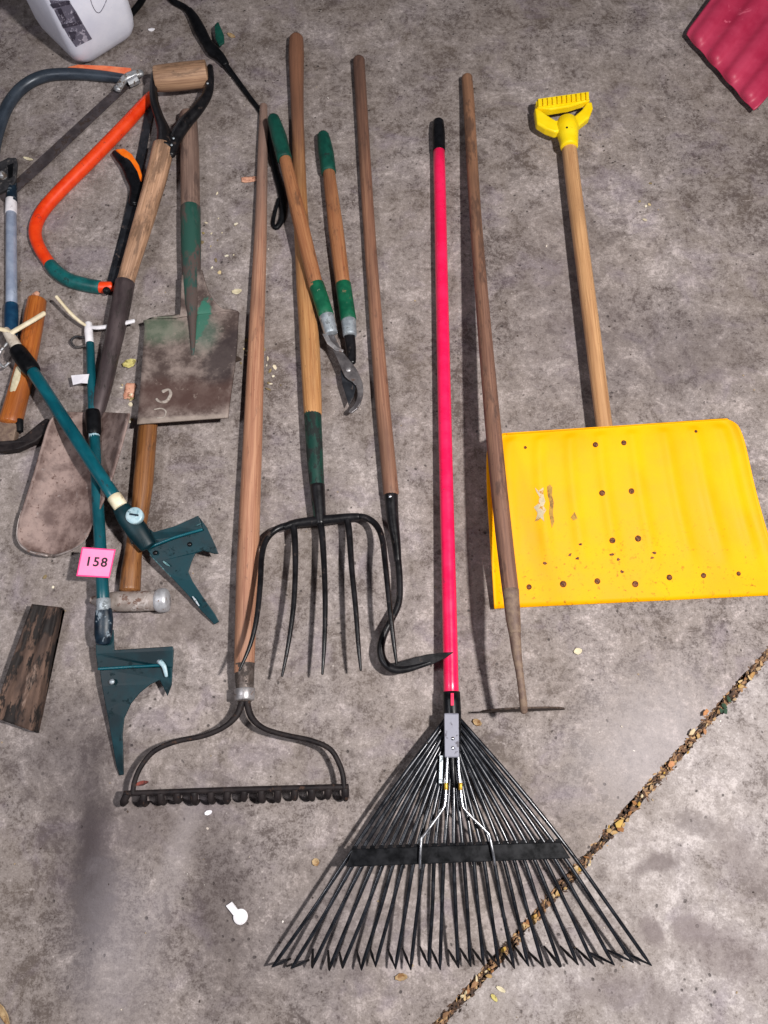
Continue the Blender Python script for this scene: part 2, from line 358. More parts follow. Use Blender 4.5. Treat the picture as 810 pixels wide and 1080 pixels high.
def tag(o, label, cat, group=None):
    o['label'] = label; o['category'] = cat
    if group: o['group'] = group
    return o

def conv(e):
    if isinstance(e[0], Vector): return e[0].copy(), e[1]
    px, py, z, w = e
    z = 0.0 if z is None else z / 1000
    r = w / 2 * S(px, py, z)
    if e[2] is None:
        z = r; r = w / 2 * S(px, py, z)
    return P(px, py, z), r
def crom(p0, p1, p2, p3, t):
    return .5 * ((2 * p1) + (p2 - p0) * t + (2 * p0 - 5 * p1 + 4 * p2 - p3) * t * t + (3 * p1 - p0 - 3 * p2 + p3) * t ** 3)
def smooth_path(pr, sub):
    if sub <= 1 or len(pr) < 2: return pr
    out = []
    for i in range(len(pr) - 1):
        a = pr[max(i - 1, 0)]; b = pr[i]; c = pr[i + 1]; d = pr[min(i + 2, len(pr) - 1)]
        for k in range(sub):
            t = k / sub
            out.append((crom(a[0], b[0], c[0], d[0], t), b[1] + (c[1] - b[1]) * t))
    out.append(pr[-1]); return out
def tube(mb, ents, n=14, sub=5, flat=1.0, cap=.6, wob=0.0, sides_flat=False, capend=None):
    """round bar through the listed stations (photo column, row, height mm, width in columns)"""
    pr = smooth_path([conv(e) for e in ents], sub)
    N = len(pr); side = None; rings = []
    L = [0.0]
    for i in range(1, N): L.append(L[-1] + (pr[i][0] - pr[i - 1][0]).length)
    tot = max(L[-1], 1e-6)
    frames = []
    for i in range(N):
        T = (pr[min(i + 1, N - 1)][0] - pr[max(i - 1, 0)][0]).normalized()
        s = T.cross(Vector((0, 0, 1)))
        if s.length < .25 and side is not None: s = side - T * side.dot(T)
        elif s.length < .25: s = T.cross(Vector((0, 1, 0)))
        s.normalize()
        if side is not None and s.dot(side) < 0: s = -s
        side = s; frames.append((T, s, s.cross(T)))
    def ring(c, r, fr, l):
        T, s, u = fr; idx = []
        for k in range(n):
            a = 2 * math.pi * k / n
            if sides_flat: a += math.pi / n
            rr = r * (1 + wob * math.sin(3 * a + l * 60) + wob * random.uniform(-.4, .4)) if wob else r
            idx.append(mb.vert(c + s * (math.cos(a) * rr) + u * (math.sin(a) * rr * flat), (math.cos(a) * r, math.sin(a) * r, l), l / tot))
        return idx
    seq = []
    ce = cap if capend is None else capend
    if cap > 0:
        for a in (.12, .45, .85): seq.append((pr[0][0] - frames[0][0] * pr[0][1] * cap * math.cos(a * math.pi / 2), pr[0][1] * math.sin(a * math.pi / 2) ** .8, frames[0], 0.0))
    for i in range(N): seq.append((pr[i][0], pr[i][1], frames[i], L[i]))
    if ce > 0:
        for a in (.85, .45, .12): seq.append((pr[-1][0] + frames[-1][0] * pr[-1][1] * ce * math.cos(a * math.pi / 2), pr[-1][1] * math.sin(a * math.pi / 2) ** .8, frames[-1], tot))
    rs = [ring(*q) for q in seq]
    sm = not sides_flat
    for a, b in zip(rs[:-1], rs[1:]):
        for k in range(n): mb.face((a[k], b[k], b[(k + 1) % n], a[(k + 1) % n])[::-1], sm)
    mb.face(rs[0][::1], False); mb.face(rs[-1][::-1], False)
    return mb
def T(*ents, **k):
    return tube(MB(), list(ents), **k)

def loft(mb, rows, m=24, zf=None, sub=4):
    """sheet between a left and a right outline; rows = (lx,ly,rx,ry,z mm)"""
    R = []
    for i in range(len(rows) - 1):
        a = Vector(rows[max(i - 1, 0)]) if False else rows[max(i - 1, 0)]
        p = [rows[max(i - 1, 0)], rows[i], rows[i + 1], rows[min(i + 2, len(rows) - 1)]]
        for k in range(sub):
            t = k / sub; R.append(tuple(crom(p[0][j], p[1][j], p[2][j], p[3][j], t) for j in range(5)))
    R.append(rows[-1]); idx = []
    for i, (lx, ly, rx, ry, z) in enumerate(R):
        t = i / (len(R) - 1); row = []
        for j in range(m + 1):
            s = j / m; zz = z + (zf(s, t) if zf else 0)
            row.append(mb.vert(P(lx + (rx - lx) * s, ly + (ry - ly) * s, zz / 1000)))
        idx.append(row)
    for a, b in zip(idx[:-1], idx[1:]):
        for j in range(m): mb.face((a[j], b[j], b[j + 1], a[j + 1]))
    return mb
def poly(mb, pts, th, smooth=False):
    """flat plate cut to an outline; pts = (px,py,z mm) or Vector"""
    W = [p if isinstance(p, Vector) else P(p[0], p[1], p[2] / 1000) for p in pts]
    area = sum(W[i].x * W[(i + 1) % len(W)].y - W[(i + 1) % len(W)].x * W[i].y for i in range(len(W)))
    if area < 0: W = W[::-1]
    n = len(W); a = [mb.vert(p) for p in W]; b = [mb.vert(p - Vector((0, 0, th / 1000))) for p in W]
    tri = tessellate_polygon([[Vector((p.x, p.y, 0)) for p in W]])
    for t in tri:
        q = [W[i] for i in t]
        if (q[1] - q[0]).cross(q[2] - q[0]).z < 0: t = (t[2], t[1], t[0])
        mb.face([a[i] for i in t], smooth); mb.face([b[i] for i in t][::-1], smooth)
    for i in range(n): mb.face((a[i], b[i], b[(i + 1) % n], a[(i + 1) % n]), False)
    return mb
def strip(mb, pts, th, **k):
    """flat bar along a line: pts=(px,py,z,width px)"""
    L = []; R = []
    for i, (x, y, z, w) in enumerate(pts):
        x0, y0 = pts[max(i - 1, 0)][:2]; x1, y1 = pts[min(i + 1, len(pts) - 1)][:2]
        d = math.hypot(x1 - x0, y1 - y0); nx, ny = -(y1 - y0) / d, (x1 - x0) / d
        L.append((x + nx * w / 2, y + ny * w / 2, z)); R.append((x - nx * w / 2, y - ny * w / 2, z))
    return poly(mb, L + R[::-1], th)
def dome(mb, p, nrm, r, h, n=14):
    nrm = nrm.normalized(); s = nrm.orthogonal().normalized(); u = nrm.cross(s); prev = None
    for a in (0, .35, .7, .92):
        rr = r * math.cos(a * math.pi / 2); hh = h * math.sin(a * math.pi / 2)
        ring = [mb.vert(p + s * math.cos(2 * math.pi * k / n) * rr + u * math.sin(2 * math.pi * k / n) * rr + nrm * hh) for k in range(n)]
        if prev:
            for k in range(n): mb.face((prev[k], prev[(k + 1) % n], ring[(k + 1) % n], ring[k]))
        else: mb.face(ring[::-1], False)
        prev = ring
    mb.face(prev); return mb
def hit(bv, px, py):
    o = Vector((0, 0, H)); d = (P(px, py, 0) - o).normalized()
    r = bv.ray_cast(o, d); return (r[0], r[1] if r[1].dot(d) < 0 else -r[1]) if r[0] is not None else (P(px, py, 0), Vector((0, 0, 1)))

# ------------------------------------------------------------------ the setting: two slabs and the joint between them
def slab(name, outline, m, zt=0.0, zb=-.10):
    mb = MB(); W = [Vector((x, y, zt)) for x, y in outline]
    area = sum(W[i].x * W[(i + 1) % len(W)].y - W[(i + 1) % len(W)].x * W[i].y for i in range(len(W)))
    if area < 0: W = W[::-1]
    a = [mb.vert(p) for p in W]; b = [mb.vert((p.x, p.y, zb)) for p in W]
    mb.face(a, False)
    for i in range(len(W)): mb.face((a[i], b[i], b[(i + 1) % len(W)], a[(i + 1) % len(W)]), False)
    o = part(name, mb, m, origin=(0, 0, 0)); o['kind'] = 'structure'; o['label'] = outline_label[name]; return o
outline_label = {'floor': 'mottled grey concrete floor slab', 'floor_beyond_joint': 'paler concrete slab beyond the joint', 'joint_bed': 'dark bed of the floor joint'}
A = P(810, 690); B = P(462, 1082); d = (B - A).normalized(); nn = Vector((-d.y, d.x, 0))
if nn.dot(P(400, 400) - A) < 0: nn = -nn
a0 = A - d * 3.2; b0 = B + d * 3.2
rnd = random.Random(3)
def joint_edge(sgn):
    pts = []; k = 0
    Ltot = (b0 - a0).length; N = 420
    for i in range(N + 1):
        p = a0 + d * (Ltot * i / N) + nn * sgn * (.0063 + rnd.uniform(-.0022, .0022) + .0012 * math.sin(i * .7))
        pts.append((p.x, p.y))
    return pts
eu = joint_edge(1); el = joint_edge(-1)
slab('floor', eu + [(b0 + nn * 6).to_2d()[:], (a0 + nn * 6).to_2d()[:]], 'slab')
slab('floor_beyond_joint', el + [(b0 - nn * 5).to_2d()[:], (a0 - nn * 5).to_2d()[:]], 'slab_pale')
bed = slab('joint_bed', [(-7, -7), (7, -7), (7, 7), (-7, 7)], 'soil', -.012, -.02)

def flake(mb, p, size, col, asp=.5, thick=.0012, tilt=.25, ang=None):
    ang = random.uniform(0, math.pi) if ang is None else ang
    k = random.randint(5, 7); tz = random.uniform(-tilt, tilt); ty = random.uniform(-tilt, tilt)
    R = Matrix.Rotation(ang, 3, 'Z') @ Matrix.Rotation(tz, 3, 'X') @ Matrix.Rotation(ty, 3, 'Y')
    top = []; bot = []
    for i in range(k):
        a = 2 * math.pi * i / k; rr = random.uniform(.65, 1.1)
        q = R @ Vector((math.cos(a) * size * rr, math.sin(a) * size * asp * rr, 0))
        top.append(mb.vert(p + q + Vector((0, 0, thick)), c=col)); bot.append(mb.vert(p + q, c=col))
    cc = mb.vert(p + Vector((0, 0, thick * 1.8)), c=tuple(min(1, x * 1.1) for x in col[:3]) + (1,))
    for i in range(k):
        mb.face((top[i], top[(i + 1) % k], cc), False); mb.face((bot[i], bot[(i + 1) % k], top[(i + 1) % k], top[i]), False)

# leaf crumbs, bark and soil wedged along the joint
mb = MB(); soil = MB()
pal = ['#35281f', '#4f3a2c', '#654a37', '#42322a', '#7d5d42', '#967353', '#ab8a62', '#6e503b', '#2a201b', '#4b392e', '#5d4636', '#836a52']
bright = ['#a98a5c', '#bda378', '#a0724e', '#c4b594', '#8d6038', '#a8863c', '#a08868']
Lj = (B - A).length
for i in range(1900):
    s = random.uniform(-.12, Lj + .1); off = random.gauss(0, .0041)
    if abs(off) > .012: continue
    p = A + d * s + nn * off; p.z = -.003 + max(0, .007 - abs(off) * .6) * random.uniform(.3, 1)
    flake(mb, p, random.uniform(.002, .0075), lin(random.choice(pal)), random.uniform(.22, .5), tilt=.5, ang=math.atan2(d.y, d.x) + random.gauss(0, .55))
for i in range(75):
    s = random.uniform(-.12, Lj + .1); p = A + d * s + nn * random.gauss(0, .004); p.z = .006 + random.uniform(0, .002)
    flake(mb, p, random.uniform(.003, .0075), lin(random.choice(bright)), random.uniform(.35, .75), tilt=.5, ang=math.atan2(d.y, d.x) + random.gauss(0, .7))
for px, py, sz, cc in ((652, 868, .014, '#d2ad5c'), (606, 915, .009, '#d2b58c'), (562, 966, .010, '#d0a45a'), (581, 945, .011, '#cbb08a'), (500, 1036, .012, '#a9805c'),
                       (742, 752, .011, '#c98c5c'), (728, 772, .011, '#e0cba4'), (706, 806, .012, '#cf9468'), (791, 712, .012, '#b98f58'), (548, 980, .008, '#b67a40'), (530, 1000, .009, '#c9a24a'), (470, 1068, .010, '#8f6b4c'), (757, 750, .010, '#9c7850')):
    p = P(px, py); p.z = .008; flake(mb, p, sz * .72, tuple(x * .75 for x in lin(cc)[:3]) + (1,), .55, .002, .3, math.atan2(d.y, d.x))
for px, py in ((761, 745), (758, 750), (766, 738), (762, 750)):
    p = P(px, py); p.z = .009; flake(mb, p, .007, lin('#2c4534'), .6, .002, .4)
o = part('joint_litter', mb, 'litter', origin=tuple(A)); o['kind'] = 'stuff'
tag(o, 'line of dead leaf crumbs and bark bits wedged in the diagonal floor joint', 'leaf litter')
# crumbs scattered on the slabs
mb = MB()
for i in range(150):
    px = random.uniform(-20, 830); py = random.uniform(-10, 1090)
    p = P(px, py); p.z = .0006
    flake(mb, p, random.choice([.0012, .0016, .002, .0026]), lin(random.choice(['#b8aca2', '#c9bfb2', '#9c8a74', '#4a3d35', '#3a302c', '#a08c70', '#d8d2cc'])), random.uniform(.4, 1), .001, .3)
for cx, cy, k in ((232, 240, 10), (245, 360, 14), (285, 395, 12), (215, 260, 8), (40, 600, 4), (140, 425, 10), (690, 210, 5)):
    for i in range(k):
        p = P(cx + random.gauss(0, 9), cy + random.gauss(0, 16)); p.z = .0006
        flake(mb, p, random.uniform(.0025, .0072), lin(random.choice(['#c9bda4', '#b9a67e', '#8a7a50', '#d8cfba', '#7a6a4c'])), random.uniform(.4, .9), .0012, .4)
o = part('floor_crumbs', mb, 'litter', origin=(0, .4, 0)); o['kind'] = 'stuff'
tag(o, 'tiny pale chips and dirt crumbs scattered over the concrete', 'crumbs')

# larger single scraps one can point at
def scrap(name, label, cat, px, py, lpx, wpx, ang, m, curl=2.5, pointed=True):
    mb = MB(); s = S(px, py); c = P(px, py); rng = random.Random(int(px * 7 + py)); Nn = 9; idx = []; lpx *= .85; wpx *= .85
    for i in range(Nn + 1):
        t = i / Nn; w = wpx * s / 2 * ((math.sin(math.pi * min(.97, max(.06, t))) ** .7) if pointed else (1 if 0 < t < 1 else .82)) * rng.uniform(.85, 1.1)
        x = (t - .5) * lpx * s; row = []
        for j in range(5):
            y = (j / 4 - .5) * 2 * w; z = .0012 + curl / 1000 * ((2 * t - 1) ** 2 * .6 + (j / 4 - .5) ** 2 * 2)
            ca, sa = math.cos(ang), math.sin(ang)
            row.append(mb.vert((c.x + x * ca - y * sa, c.y + x * sa + y * ca, z)))
        idx.append(row)
    for a, b in zip(idx[:-1], idx[1:]):
        for j in range(4): mb.face((a[j], b[j], b[j + 1], a[j + 1]))
    return tag(part(name, mb, m, solid=.0008), label, cat)
scrap('wood_chip', 'small peach wood chip left of the top of the bow rake handle', 'wood chip', 263, 190, 19, 8, .1, 'peach_chip', pointed=False)
scrap('dead_leaf', 'pale yellow curled leaf left of the green border shovel blade', 'leaf', 137, 384, 17, 12, .4, 'yellow_leaf', 5)
scrap('dead_leaf', 'flat peach coloured leaf scrap at the left edge of the border shovel blade', 'leaf', 137, 413, 22, 13, 1.5, 'peach_chip', 1.5, False)
scrap('dead_leaf', 'small tan leaf just under the hoe blade, right of the leaf rake socket', 'leaf', 503, 762, 11, 8, -.5, 'dry_leaf', 5)
scrap('pebble_chip', 'round cream chip on bare concrete right of the hoe neck', 'chip', 609, 687, 10, 8, .2, 'cream_leaf', 3)
scrap('dead_leaf', 'tan leaf lying just below the middle tine tips of the leaf rake', 'leaf', 423, 1030, 15, 8, .1, 'dry_leaf', 4)
scrap('leaf_sliver', 'longer pale sliver between the rake tips and the bottom of the joint', 'leaf', 528, 1043, 12, 5, -.5, 'cream_leaf', 2)
scrap('leaf_sliver', 'shorter tan sliver left of the pale one beside the joint', 'leaf', 521, 1052, 10, 5, -.8, 'yellow_leaf', 2)
scrap('dead_leaf', 'tan leaf chip left of the end of the rake brace bar', 'leaf', 333, 909, 8, 10, .9, 'dry_leaf', 3)
scrap('dead_leaf', 'dark red leaf scrap by the left shoulder of the bow rake', 'leaf', 150, 826, 16, 5, .2, 'red_leaf', 3)
scrap('paper_scrap', 'white paper scrap on concrete just below the bow rake teeth', 'paper scrap', 220, 857, 9, 6, .3, 'white_tape', 2)
scrap('wood_chip', 'tan chip beside the green clip of the black cord', 'wood chip', 244, 38, 12, 6, -.6, 'dry_leaf', 2)
scrap('paper_scrap', 'white scrap on concrete right of the white jug', 'paper scrap', 160, 32, 8, 5, .1, 'white_tape', 2)
scrap('wood_chip', 'cream splinter beside the blade of the grey bow saw', 'wood chip', 30, 168, 13, 4, -.3, 'cream_leaf', 2)
scrap('wood_chip', 'cream crumb on concrete right of the border shovel shoulder', 'wood chip', 250, 308, 12, 8, .2, 'cream_leaf', 3)
scrap('bark_chip', 'orange brown bark piece at the bottom left corner of the floor', 'bark', 4, 1068, 34, 9, -.9, 'dry_leaf', 5)

# ------------------------------------------------------------------ bow rake
t = thing('bow_rake', 'bow rake with long tan wooden handle and curved iron bow lying teeth down', 'rake', 262, 480)
part('handle', T((278, 112, None, 8), (277, 160, 10, 10.5), (275, 240, 12.5, 13), (271, 340, 15, 16.5), (267, 450, 19, 20), (261, 600, 25, 23.5), (257.5, 708, 31, 21), sub=6, n=18), 'wood_rake', t)
fe = part('ferrule', T((258, 700, 31, 21.5), (258, 718, 32, 20), (258, 740, 34, 15), sub=3, n=18, cap=.1), 'ferrule', t)
part('ring', T((258, 727, 33, 22), (258, 738, 34, 21), sub=1, n=18, cap=.15), 'steel', fe)
part('bow_arm', T((256, 738, 37, 7.5), (250, 754, 39, 7), (236, 767, 41, 5.6), (215, 776, 42, 5.6), (186, 782, 43, 5.6), (163, 792, 43, 5.6), (149, 808, 43, 5.6), (142, 824, 43, 5.6), (140, 837, 41, 5.6), n=10), 'rust_iron', t)
part('bow_arm', T((260, 738, 37, 7.5), (265, 756, 39, 7), (278, 768, 41, 5.6), (300, 775, 42, 5.6), (328, 781, 43, 5.6), (348, 790, 43, 5.6), (358, 806, 43, 5.6), (362, 820, 43, 5.6), (363, 833, 41, 5.6), n=10), 'rust_iron', t)
part('head_bar', T((131, 837, 40, 6), (250, 833, 40, 6.5), (367, 830, 40, 6.5), n=10, sub=4, cap=.3), 'rust_iron', t)
for i in range(14):
    f = i / 13; px = 134 + f * 230; py = 838 - f * 6.5
    p = P(px, py, .040); k = random.uniform(-.003, .003) + (-.012 if i == 0 else 0); q = random.uniform(.85, 1.1)
    part('tooth', T((p, .0066), (p + Vector((k * .5, -.010 * q, -.003)), .0066), (p + Vector((k, -.0155 * q, -.016)), .0048), (p + Vector((k, -.013 * q, -.0388)), .0022), n=10, sub=3, cap=.25), 'rust_iron', t)

# ------------------------------------------------------------------ digging fork
t = thing('garden_fork', 'five tined garden fork with long wooden handle and green socket turning black', 'garden fork', 325, 400)
part('handle', T((312.5, 42, 14, 15), (312.5, 60, 14, 16.5), (313, 90, 14, 14.5), (314, 130, 14, 13), (317, 220, 14, 15), (322, 300, 16, 19), (327, 370, 20, 21), (330, 436, 24, 19), n=18, cap=.8), 'wood_fork', t)
part('socket', T((329.5, 431, 24, 18.5), (332, 480, 26, 17.5), (335, 520, 27, 15), (337.5, 550, 28, 12), n=16, cap=.1), 'green_paint', t)
part('socket_tip', T((334.6, 512, 27.5, 16), (336.5, 535, 28, 13.8), (338, 553, 28, 12), n=16, cap=.1), 'black_iron', t)
part('crossbar', T((300, 556, 31, 8), (312, 552, 29, 9.5), (338, 549, 28, 11), (365, 546, 29, 9.5), (378, 545, 31, 8), n=12), 'black_iron', t)
tin = [((306, 553.5, 30, 9), (292, 558, 31, 8.5), (281, 569, 36, 8), (276, 586, 45, 7.5), (274.5, 615, 60, 7), (271, 650, 72, 6.5), (264, 680, 76, 5.5), (252.5, 707, 78, 3)),
       ((309, 553, 30, 9), (311, 570, 33, 8), (311.5, 600, 42, 7), (309.5, 640, 50, 6.5), (304, 680, 53, 5.5), (297.5, 713, 52, 3)),
       ((338, 552, 28, 9), (340, 568, 33, 8), (342, 600, 42, 7), (343, 640, 50, 6.5), (342, 680, 53, 5.5), (340, 711, 52, 3)),
       ((366, 547, 30, 9), (368.5, 564, 33, 8), (371, 600, 42, 7), (375, 640, 50, 6.5), (378, 680, 53, 5.5), (380.5, 707, 52, 3)),
       ((370, 545.7, 30, 9), (384, 545.5, 31, 8.5), (396, 553, 36, 8), (403, 568, 45, 7.5), (406.5, 596, 58, 7), (411, 640, 66, 6.5), (415, 675, 66, 5.5), (418.5, 702, 62, 3))]
for q in tin: part('tine', T(*[(x, y, 30 + (z - 30) * 1.45 if z > 30 else z, w_ * .87) for x, y, z, w_ in q], n=10), 'black_iron', t)

# ------------------------------------------------------------------ loppers
t = thing('lopper', 'pair of loppers with green grips and wooden handles lying across the fork handle', 'loppers', 345, 300)
def lever(g, name):
    (gx0, gy0, gz0), (gx1, gy1, gz1), (wx, wy, wz), (fx, fy, fz), (sx, sy, sz) = g
    h = part(name, T((gx1, gy1 - 3, gz1, 12.5), ((gx1 + wx) / 2, (gy1 + wy) / 2, (gz1 + wz) / 2, 16), (wx, wy + 3, wz, 15.5), n=16, cap=.2), 'wood_lopper', t)
    part('grip', T((gx0, gy0 + 5, gz0, 13), ((gx0 + gx1) / 2, (gy0 + gy1) / 2, (gz0 + gz1) / 2, 16.5), (gx1, gy1, gz1, 16), n=16, cap=.8, capend=.15), 'green_grip', h)
    part('ferrule', T((wx, wy, wz, 16.5), (fx, fy, fz, 17), n=16, cap=.15), 'green_ferrule', h)
    part('collar', T((fx, fy, fz, 16), (sx, sy, sz, 14.5), n=16, cap=.15), 'galv', h)
lever(((288.5, 121, 44), (300, 168, 44), (333.5, 300, 44), (344, 333, 40), (349, 352, 36)), 'wooden_handle')
lever(((341, 139, 15), (346.5, 182, 16), (362, 300, 19), (367.5, 338, 21), (369, 354, 22)), 'wooden_handle')
part('hook_jaw', poly(MB(), [(339.5, 352, 33), (346, 350, 33.5), (352, 352, 34), (356.5, 362, 34.5), (361.5, 371, 35), (367, 377.5, 35), (371.5, 383, 35), (376, 389, 34.5), (379.5, 396, 34), (382.5, 404, 33), (383.3, 411, 32.5), (382.6, 418, 31.5), (380.5, 425, 30.5), (377, 431, 29.5), (371, 435.5, 28.5), (367.5, 434.5, 28), (368.5, 431.5, 28.5), (372.5, 428, 29.5), (375.3, 423, 30.5), (376.8, 417, 31.5), (376.8, 411, 32.3), (375, 406, 33), (371.5, 402.5, 33.5), (367, 400, 34), (363.5, 396.5, 34.5), (360, 389, 35), (355, 377, 35), (348, 364, 34.5)], 5), 'jaw_steel', t, bevel=.0012)
part('link_plate', strip(MB(), [(342, 351, 36.5, 5), (347, 361, 37, 5), (355, 368, 37.5, 4), (362, 370, 37.5, 2.5)], 2.5), 'steel', t, bevel=.0008)
part('cutting_blade', poly(MB(), [(362, 380, 27), (370, 380, 27), (376, 390, 27), (376, 405, 26.5), (373, 418, 26), (368, 428, 25.5), (365, 418, 26), (361, 405, 26.5), (359, 392, 27)], 3.5), 'saw_dark', t, bevel=.001)
part('shank', T((368, 350, 22, 12), (370, 366, 23, 11), (371, 382, 24, 9), n=12, flat=.7), 'black_iron', t)
part('pivot_bolt', dome(MB(), P(367.5, 390, .034), Vector((0, 0, 1)), .0062, .003), 'steel', t)

# ------------------------------------------------------------------ hook weeder
t = thing('hook_weeder', 'long wooden handled hook weeder with black swan neck and pointed blade', 'weeder', 400, 350)
part('handle', T((378.5, 64, None, 12.5), (380, 90, 12, 12.5), (388, 220, 13, 12.5), (395, 320, 14, 13.5), (403, 420, 16, 15.5), (412.5, 520, 18, 16.5), n=16, cap=.7), 'wood_hook', t)
sk = part('socket', T((412, 516, 18, 15.5), (414, 545, 19, 13), (418, 575, 20, 9.5), (419.5, 592, 20, 7.5), n=14, cap=.15), 'black_iron', t)
part('rivet', dome(MB(), P(411.5, 523.5, .0325), Vector((-.1, 0, 1)), .0036, .002), 'chrome', sk)
part('neck', T((419.5, 588, 20, 7.5), (421.5, 612, 22, 7), (420.5, 636, 26, 7), (412, 655, 30, 7.5), (404.5, 670, 32, 8), (401.5, 685, 33, 8.5), (405, 698, 35, 9), (415, 706, 37, 9), (428, 706, 39, 7.5), (442, 702.5, 42, 5.5), (455, 698, 44, 3), n=12), 'black_iron', t)
part('blade', poly(MB(), [(410, 699, 40), (416, 699.5, 41), (430, 695.5, 43), (450, 690, 47), (468, 688, 51), (479, 687.5, 53), (470, 694, 50), (455, 701, 46), (440, 706, 43), (425, 710.5, 40), (414, 710, 39)], 3.5), 'black_iron', t, bevel=.001)

# ------------------------------------------------------------------ pink leaf rake
t = thing('leaf_rake', 'wide fan leaf rake with bright pink handle and black spring tines', 'rake', 475, 760)
part('handle', T((463, 156, 16, 12.5), (466, 300, 19, 13.5), (470, 480, 25, 14.5), (474, 640, 33, 15.5), (476, 736, 40, 16), n=18, sub=4, cap=.1), 'pink', t)
part('grip_cap', T((462.3, 129, 16, 11.5), (462.5, 140, 16, 14), (463, 160, 16, 13.5), n=16, cap=.6, capend=.1), 'black_plastic', t)
so = part('socket', T((476, 730, 40, 18.5), (477, 752, 42, 19), (478, 775, 44, 17), (479, 800, 46, 11), n=16, sub=2, cap=.1, flat=.9), 'black_plastic', t)
part('pink_slot', strip(MB(), [(477, 731, 57.5, 3.2), (477, 744, 58.5, 3)], 1.5), 'pink', so)
sl = part('sleeve', poly(MB(), [(468.5, 752, 61), (484, 752, 61), (484.5, 799, 63), (469, 799, 63)], 9), 'sleeve', t, bevel=.002)
for y in (779, 789): part('rivet', dome(MB(), P(477.6, y, .0625), Vector((0, 0, 1)), .0032, .002), 'chrome', sl)
part('core_rod', T((477, 795, 50, 6), (478, 815, 52, 5), (479, 830, 52, 3), n=10), 'black_plastic', t)
tips = [288, 308, 329, 347, 361, 381, 396, 417, 433, 452, 464, 483, 496, 510, 526, 542, 557, 573, 591, 609, 627, 647, 667, 686]
NTI = len(tips)
for i, tx in enumerate(tips):
    u = i / (NTI - 1); w = 2 * u - 1
    bx = 368 + u * 231; by = 903 - u * 8
    sx = 470 + u * 14.5; sy = 758 + 26 * (1 - abs(w) ** 1.5); zs = (44 if i % 2 else 38)
    ty = 1021 - 4.5 * u + (random.uniform(-2.5, 2.5)); ex = tx - (tx - bx) * .04
    mx = sx + (bx - sx) * .5 + random.uniform(-1.2, 1.2) + (-2.0 if w < 0 else 2.0) * abs(w); my = sy + (by - sy) * .5
    # spring tine with its end bent down to the floor
    end = P(tx, ty, .034)
    back = Vector((-.012 - .010 * max(0, w) + .014 * max(0, -w - .45) * 2, .018 + random.uniform(-.005, .004), -.032))
    e2 = end + back
    if u < .08: e2 = end + Vector((.024, .004, -.032))
    if u > .9: e2 = end + Vector((-.030, .010, -.032))
    ents = [(sx, sy, zs, 4.0), (mx, my, 48, 4.6), (bx, by, 52, 4.3), ((bx + tx) / 2 + random.uniform(-1, 1), (by + ty) / 2, 49, 4.0), (tx - (tx - bx) * .08, ty - (ty - by) * .08, 38, 4.0)]
    pr = [conv(e) for e in ents] + [(end, .0030), (end.lerp(e2, .5), .0026), (e2, .0015)]
    m = MB()
    tube(m, [(a, b) for a, b in smooth_path(pr[:5], 4)] + [(a, b) for a, b in pr[5:]], n=8, sub=1, flat=.5, cap=.3)
    part('tine', m, 'tine', t)
br = MB(); poly(br, [(372, 895.5, 62), (591, 888, 62), (602, 905.5, 60), (365, 914.5, 60)], 10)
bb = part('brace_bar', br, 'black_plastic', t, bevel=.0015)
cl = MB()
for i in range(NTI):
    u = i / (NTI - 1); poly(cl, [(374 + u * 215 - 3, 897.5 - u * 7.5, 60.5), (374 + u * 215 - 2.5, 892.5 - u * 7.5, 58), (374 + u * 215 + 2.5, 892.5 - u * 7.5, 58), (374 + u * 215 + 3, 897.5 - u * 7.5, 60.5)], 5)
part('tine_clips', cl, 'black_plastic', bb)
part('wire_brace', T((472, 797, 60, 3.0), (471.5, 812, 62, 3.0), (470.5, 830, 64, 3.0), (469.5, 846, 66, 3.0), (466, 855, 67, 3.0), (448, 880, 69, 3.0), (444.5, 886, 69, 3.0), (443.2, 905, 68, 3.0), (443, 915, 60, 3.0), n=10, sub=3), 'chrome', t)
part('wire_brace', T((483.5, 797, 60, 3.0), (484, 812, 62, 3.0), (486, 830, 64, 3.0), (487.5, 846, 66, 3.0), (491, 855, 67, 3.0), (513, 877, 69, 3.0), (516.5, 883, 69, 3.0), (520.3, 901, 68, 3.0), (522, 912, 60, 3.0), n=10, sub=3), 'chrome', t)
for x, y in ((470.5, 829), (485.8, 829)): part('brass_crimp', T((x, y - 3, 64, 4.6), (x, y + 4, 64, 4.6), n=10, sub=1, cap=.2), mat('brass', '#a8842a', '#c7a23c', scale=60, rough=.4, metal=.6) if 'brass' not in bpy.data.materials else bpy.data.materials['brass'], t)
part('steel_clip', strip(MB(), [(465.5, 797, 56, 3.4), (464.8, 826, 58, 3.6)], 2), 'galv', t)

# ------------------------------------------------------------------ draw hoe over the yellow shovel
t = thing('draw_hoe', 'long draw hoe with weathered brown handle resting over the yellow shovel', 'hoe', 540, 640)
part('handle', T((492.5, 82, 14, 11.5), (494.5, 110, 19, 12), (501, 220, 41, 12.5), (509.5, 330, 64, 14.5), (520, 450, 90, 17), (531, 560, 113, 18), (539, 628, 126, 17.5), n=16, cap=.15), 'wood_hoe', t)
part('socket', T((538.5, 622, 126, 17.8), (541, 650, 129, 16), (543, 668, 130, 13), n=14, cap=.1), 'neck_iron', t)
part('neck', T((541.8, 655, 130, 14), (544.5, 685, 129, 11), (547.5, 706, 127, 8.5), (550, 725, 124, 8), (551.8, 740, 119, 8.5), (552.6, 750, 110, 8), n=12), 'neck_iron', t)
hb = MB(); prof = [(505, 0), (597, 0), (596, 36), (590, 72), (578, 99), (562, 112), (543, 112), (526, 99), (513, 72), (507, 36)]
fr = [hb.vert(P(551 + (x - 551) * .97, 749.5 - (x - 551) * .035 - z * .026, z / 1000 + .001) + Vector((0, -.0014, 0))) for x, z in prof]
